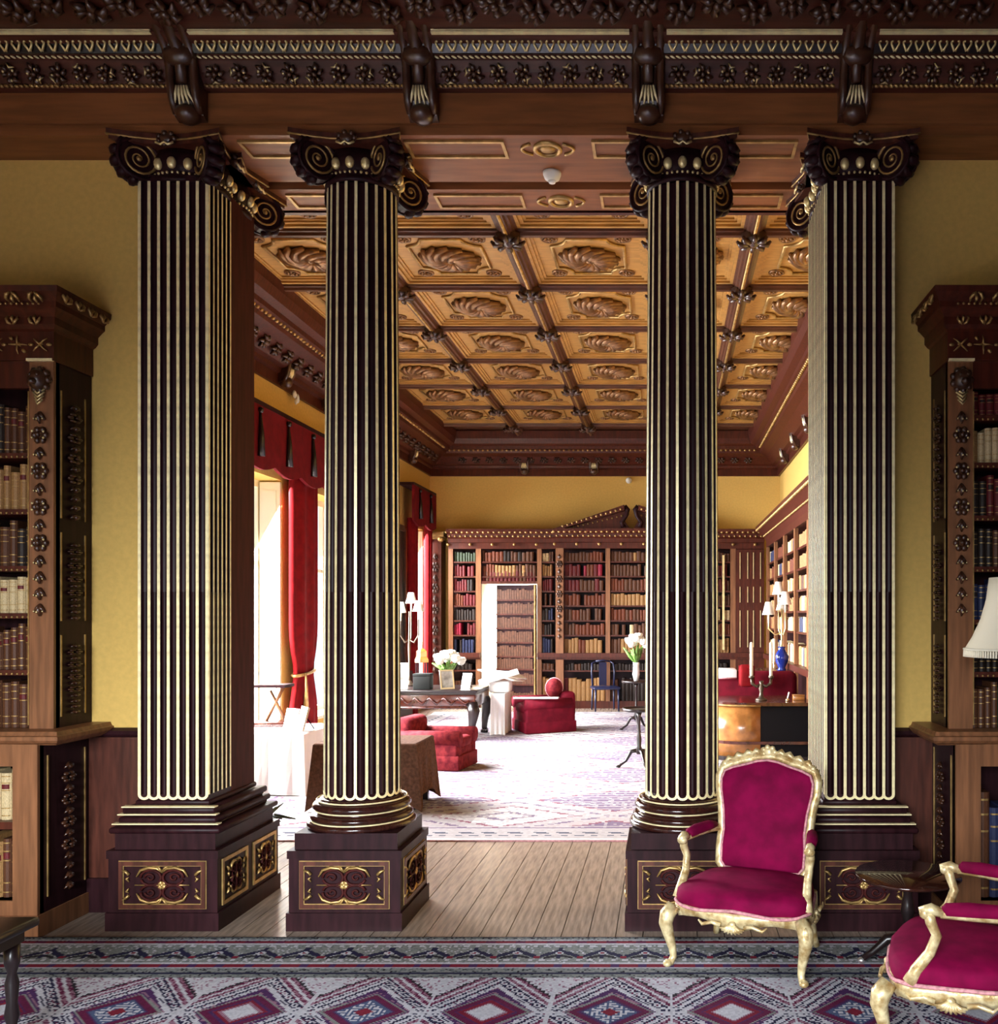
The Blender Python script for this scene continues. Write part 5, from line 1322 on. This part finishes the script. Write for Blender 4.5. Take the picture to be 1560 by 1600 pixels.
# tripod tables
def tripod(label, loc, R, h, a0):
    t = thing('tripod_table', label, 'table', loc)
    obj('tabletop', MB().lathe([(0, h-.025), (R-.01, h-.025), (R, h-.015), (R, h+.012), (R-.012, h+.012), (R-.018, h), (0, h)], 28), t, m='black_wood')
    obj('pillar', MB().lathe([(.03, .16), (.04, .2), (.025, .25), (.03, .34), (.018, .40), (.016, h-.1), (.04, h-.025)], 12), t, m='black_wood')
    for k in range(3):
        a = a0+k*2*PI/3; c, s = math.cos(a), math.sin(a)
        l = obj('leg', MB().tube([(.02*c, .02*s, .2), (.09*c, .09*s, .19), (.15*c, .15*s, .08), (.22*c, .22*s, .03)], [.026, .024, .017, .016], 7), t, m='black_wood')
        obj('pad_foot', MB().ball((.24*c, .24*s, .016), (.035, .025, .016), 7, 4), l, m='black_wood')
    return t
tripod('slender tripod table left of the right column', (-.315, 10.35, RUG), .19, .675, PI*.97)
tripod('tripod table carrying the tall white flowers, farther back', (-.46, 13.7, RUG), .22, .75, PI*.9)
bouquet('tall pale flowers in a white vase on the far tripod table', (-.46, 13.7, .765), .20, 9, .055, .28, zsq=1.5)
# oval desk at the right
t = thing('writing_desk', 'bow-ended burr walnut desk seen between column and right pilaster', 'desk', (1.0, 11.3, RUG))
pl = [(-.05+.47*math.cos(a), .0+.47*math.sin(a)) for a in np.linspace(PI/2, PI*1.5, 17)]+[(.12, -.47)]
pl2 = [(.12, -.47), (.72, -.47), (.72, .47), (-.05, .47)]
full = pl+[(.72, -.47), (.72, .47)]
def grow(p, g): return [(x+g*(1 if x > .5 else 0)+(g*(x+.05)/.47 if x < -.05 else 0), y*(1+g/.47)) for x, y in p]
obj('bow_end', MB().prism(pl+[(.12, .47)], 'z', .05, .66, True), t, m='burr'); obj('shaded_side', MB().box(.12, .72, -.468, .468, .05, .66), t, m='black')  # flat side lies in shadow; that shade is put in as black
obj('band', MB().prism(grow(full, .012), 'z', .20, .235), t, m='mahogany'); obj('desktop', MB().prism(grow(full, .03), 'z', .66, .70), t, m='mahogany'); obj('plinth', MB().prism(grow(full, .005), 'z', 0, .05), t, m='black_wood')
obj('gilt_rim', MB().tube([(x, y, .665) for x, y in grow(pl, .035)], .012, 5), t, m='gilt_dull')
ZW = .70+RUG
t = thing('candelabrum', 'bronze two-light candelabrum with cream candles on the desk', 'candelabrum', (px(1190, 11.1), 11.1, ZW))
obj('base', MB().lathe([(.075, 0), (.07, .02), (.03, .04), (.02, .1), (.035, .15), (.02, .2), (.03, .24)], 12), t, m='bronze')
for sx in (-1, 1):
    l = obj('branch', MB().tube([(0, 0, .2), (sx*.06, 0, .17), (sx*.115, 0, .21), (sx*.12, 0, .27)], [.016, .02, .02, .018], 7).lathe([(.03, .27), (.034, .30), (.02, .30)], 10, c=(sx*.12, 0, 0)), t, m='bronze')
    obj('candle', MB().tube([(sx*.12, 0, .28), (sx*.12, 0, .70), (sx*.12, 0, .715)], [.021, .021, .006], 10), l, m='wax')
t = thing('pen', 'white quill pen standing near the edge of the desk', 'pen', (px(1231, 11.0), 11.0, ZW)); obj('quill', MB().tube([(0, 0, .03), (.02, 0, .11)], [.007, .011], 6), t, m='paper'); obj('stand', MB().lathe([(.025, 0), (.025, .02), (.012, .035)], 10), t, m='brass')
t = thing('box', 'small brown wooden box on the right desk', 'box', (px(1248, 11.2), 11.2, ZW)); obj('body', MB().rbox(-.07, .07, -.06, .06, 0, .05, .006), t, m='burr'); obj('lid', MB().rbox(-.073, .073, -.063, .063, .05, .065, .005), t, m='burr')
# sofa behind the desk
t = thing('sofa', 'deep red sofa seen over the right desk', 'sofa', (1.18, 12.75, RUG), PI)
obj('base', MB().rbox(-.62, .62, -.38, .40, .02, .40, .04), t, m='velvet_red'); obj('seat_cushion', MB().rbox(-.5, .5, -.42, .2, .38, .52, .05), t, m='velvet_red')
obj('backrest', MB().rbox(-.60, .60, .2, .44, .3, .98, .09, 3), t, m='velvet_red')
for sx in (-1, 1): obj('arm', MB().rbox(sx*.56-.09, sx*.56+.09, -.4, .4, .05, .66, .08, 3), t, m='velvet_red')
t = thing('cushion', 'bright red cushion leaning on the sofa back', 'cushion', (1.07, 12.12, .80)); obj('cover', MB().rbox(-.10, .10, -.05, .05, 0, .30, .045, 3), t, m='curtain_red'); obj('piping', MB().tube([(-.1, 0, .02), (-.1, 0, .28), (.1, 0, .28), (.1, 0, .02)], .01, 5, closed=True), t, m='curtain_red')
t = thing('throw', 'white cloth draped over the left end of sofa back', 'throw', (.82, 12.5, .985)); obj('cloth', MB().rbox(-.2, .13, -.22, .2, .012, .035, .01).rbox(-.2, .13, -.24, -.22, -.08, .03, .008), t, m='white_cloth'); obj('hem', MB().tube([(-.2, -.24, -.08), (.13, -.24, -.08)], .01, 5), t, m='braid')
# table behind with blue vase lamp
t = thing('console_table', 'dark table against the right bookcase holding the blue lamp', 'table', (1.46, 13.75, RUG)); obj('tabletop', MB().rbox(-.28, .28, -.5, .5, .88, .92, .01), t, m='mahogany'); obj('apron', MB().box(-.25, .25, -.46, .46, .80, .88), t, m='mahogany')
for sx in (-1, 1):
    for sy in (-1, 1): obj('leg', MB().lathe([(.02, 0), (.03, .1), (.02, .3), (.03, .6), (.035, .8)], 10, c=(sx*.22, sy*.42, 0)), t, m='mahogany')
shade_lamp('vase_lamp', 'gilt branched lamp with white shades on a blue vase', (px(1222, 13.4), 13.4, .92+RUG), .92, [(-.20, -.05, .83), (.045, -.06, .98), (-.04, .06, 1.13), (.02, .10, .9)], .1, .095, .19, 'shade_white', 'gilt', 'blue_glaze')
t = thing('candlestick', 'white candle in a brass stick beside the blue lamp', 'candle', (px(1210, 13.3), 13.3, .92+RUG)); obj('stick', MB().lathe([(.05, 0), (.045, .02), (.015, .04), (.02, .12), (.025, .14)], 12), t, m='brass'); obj('candle', MB().tube([(0, 0, .13), (0, 0, .48)], .022, 8), t, m='wax')
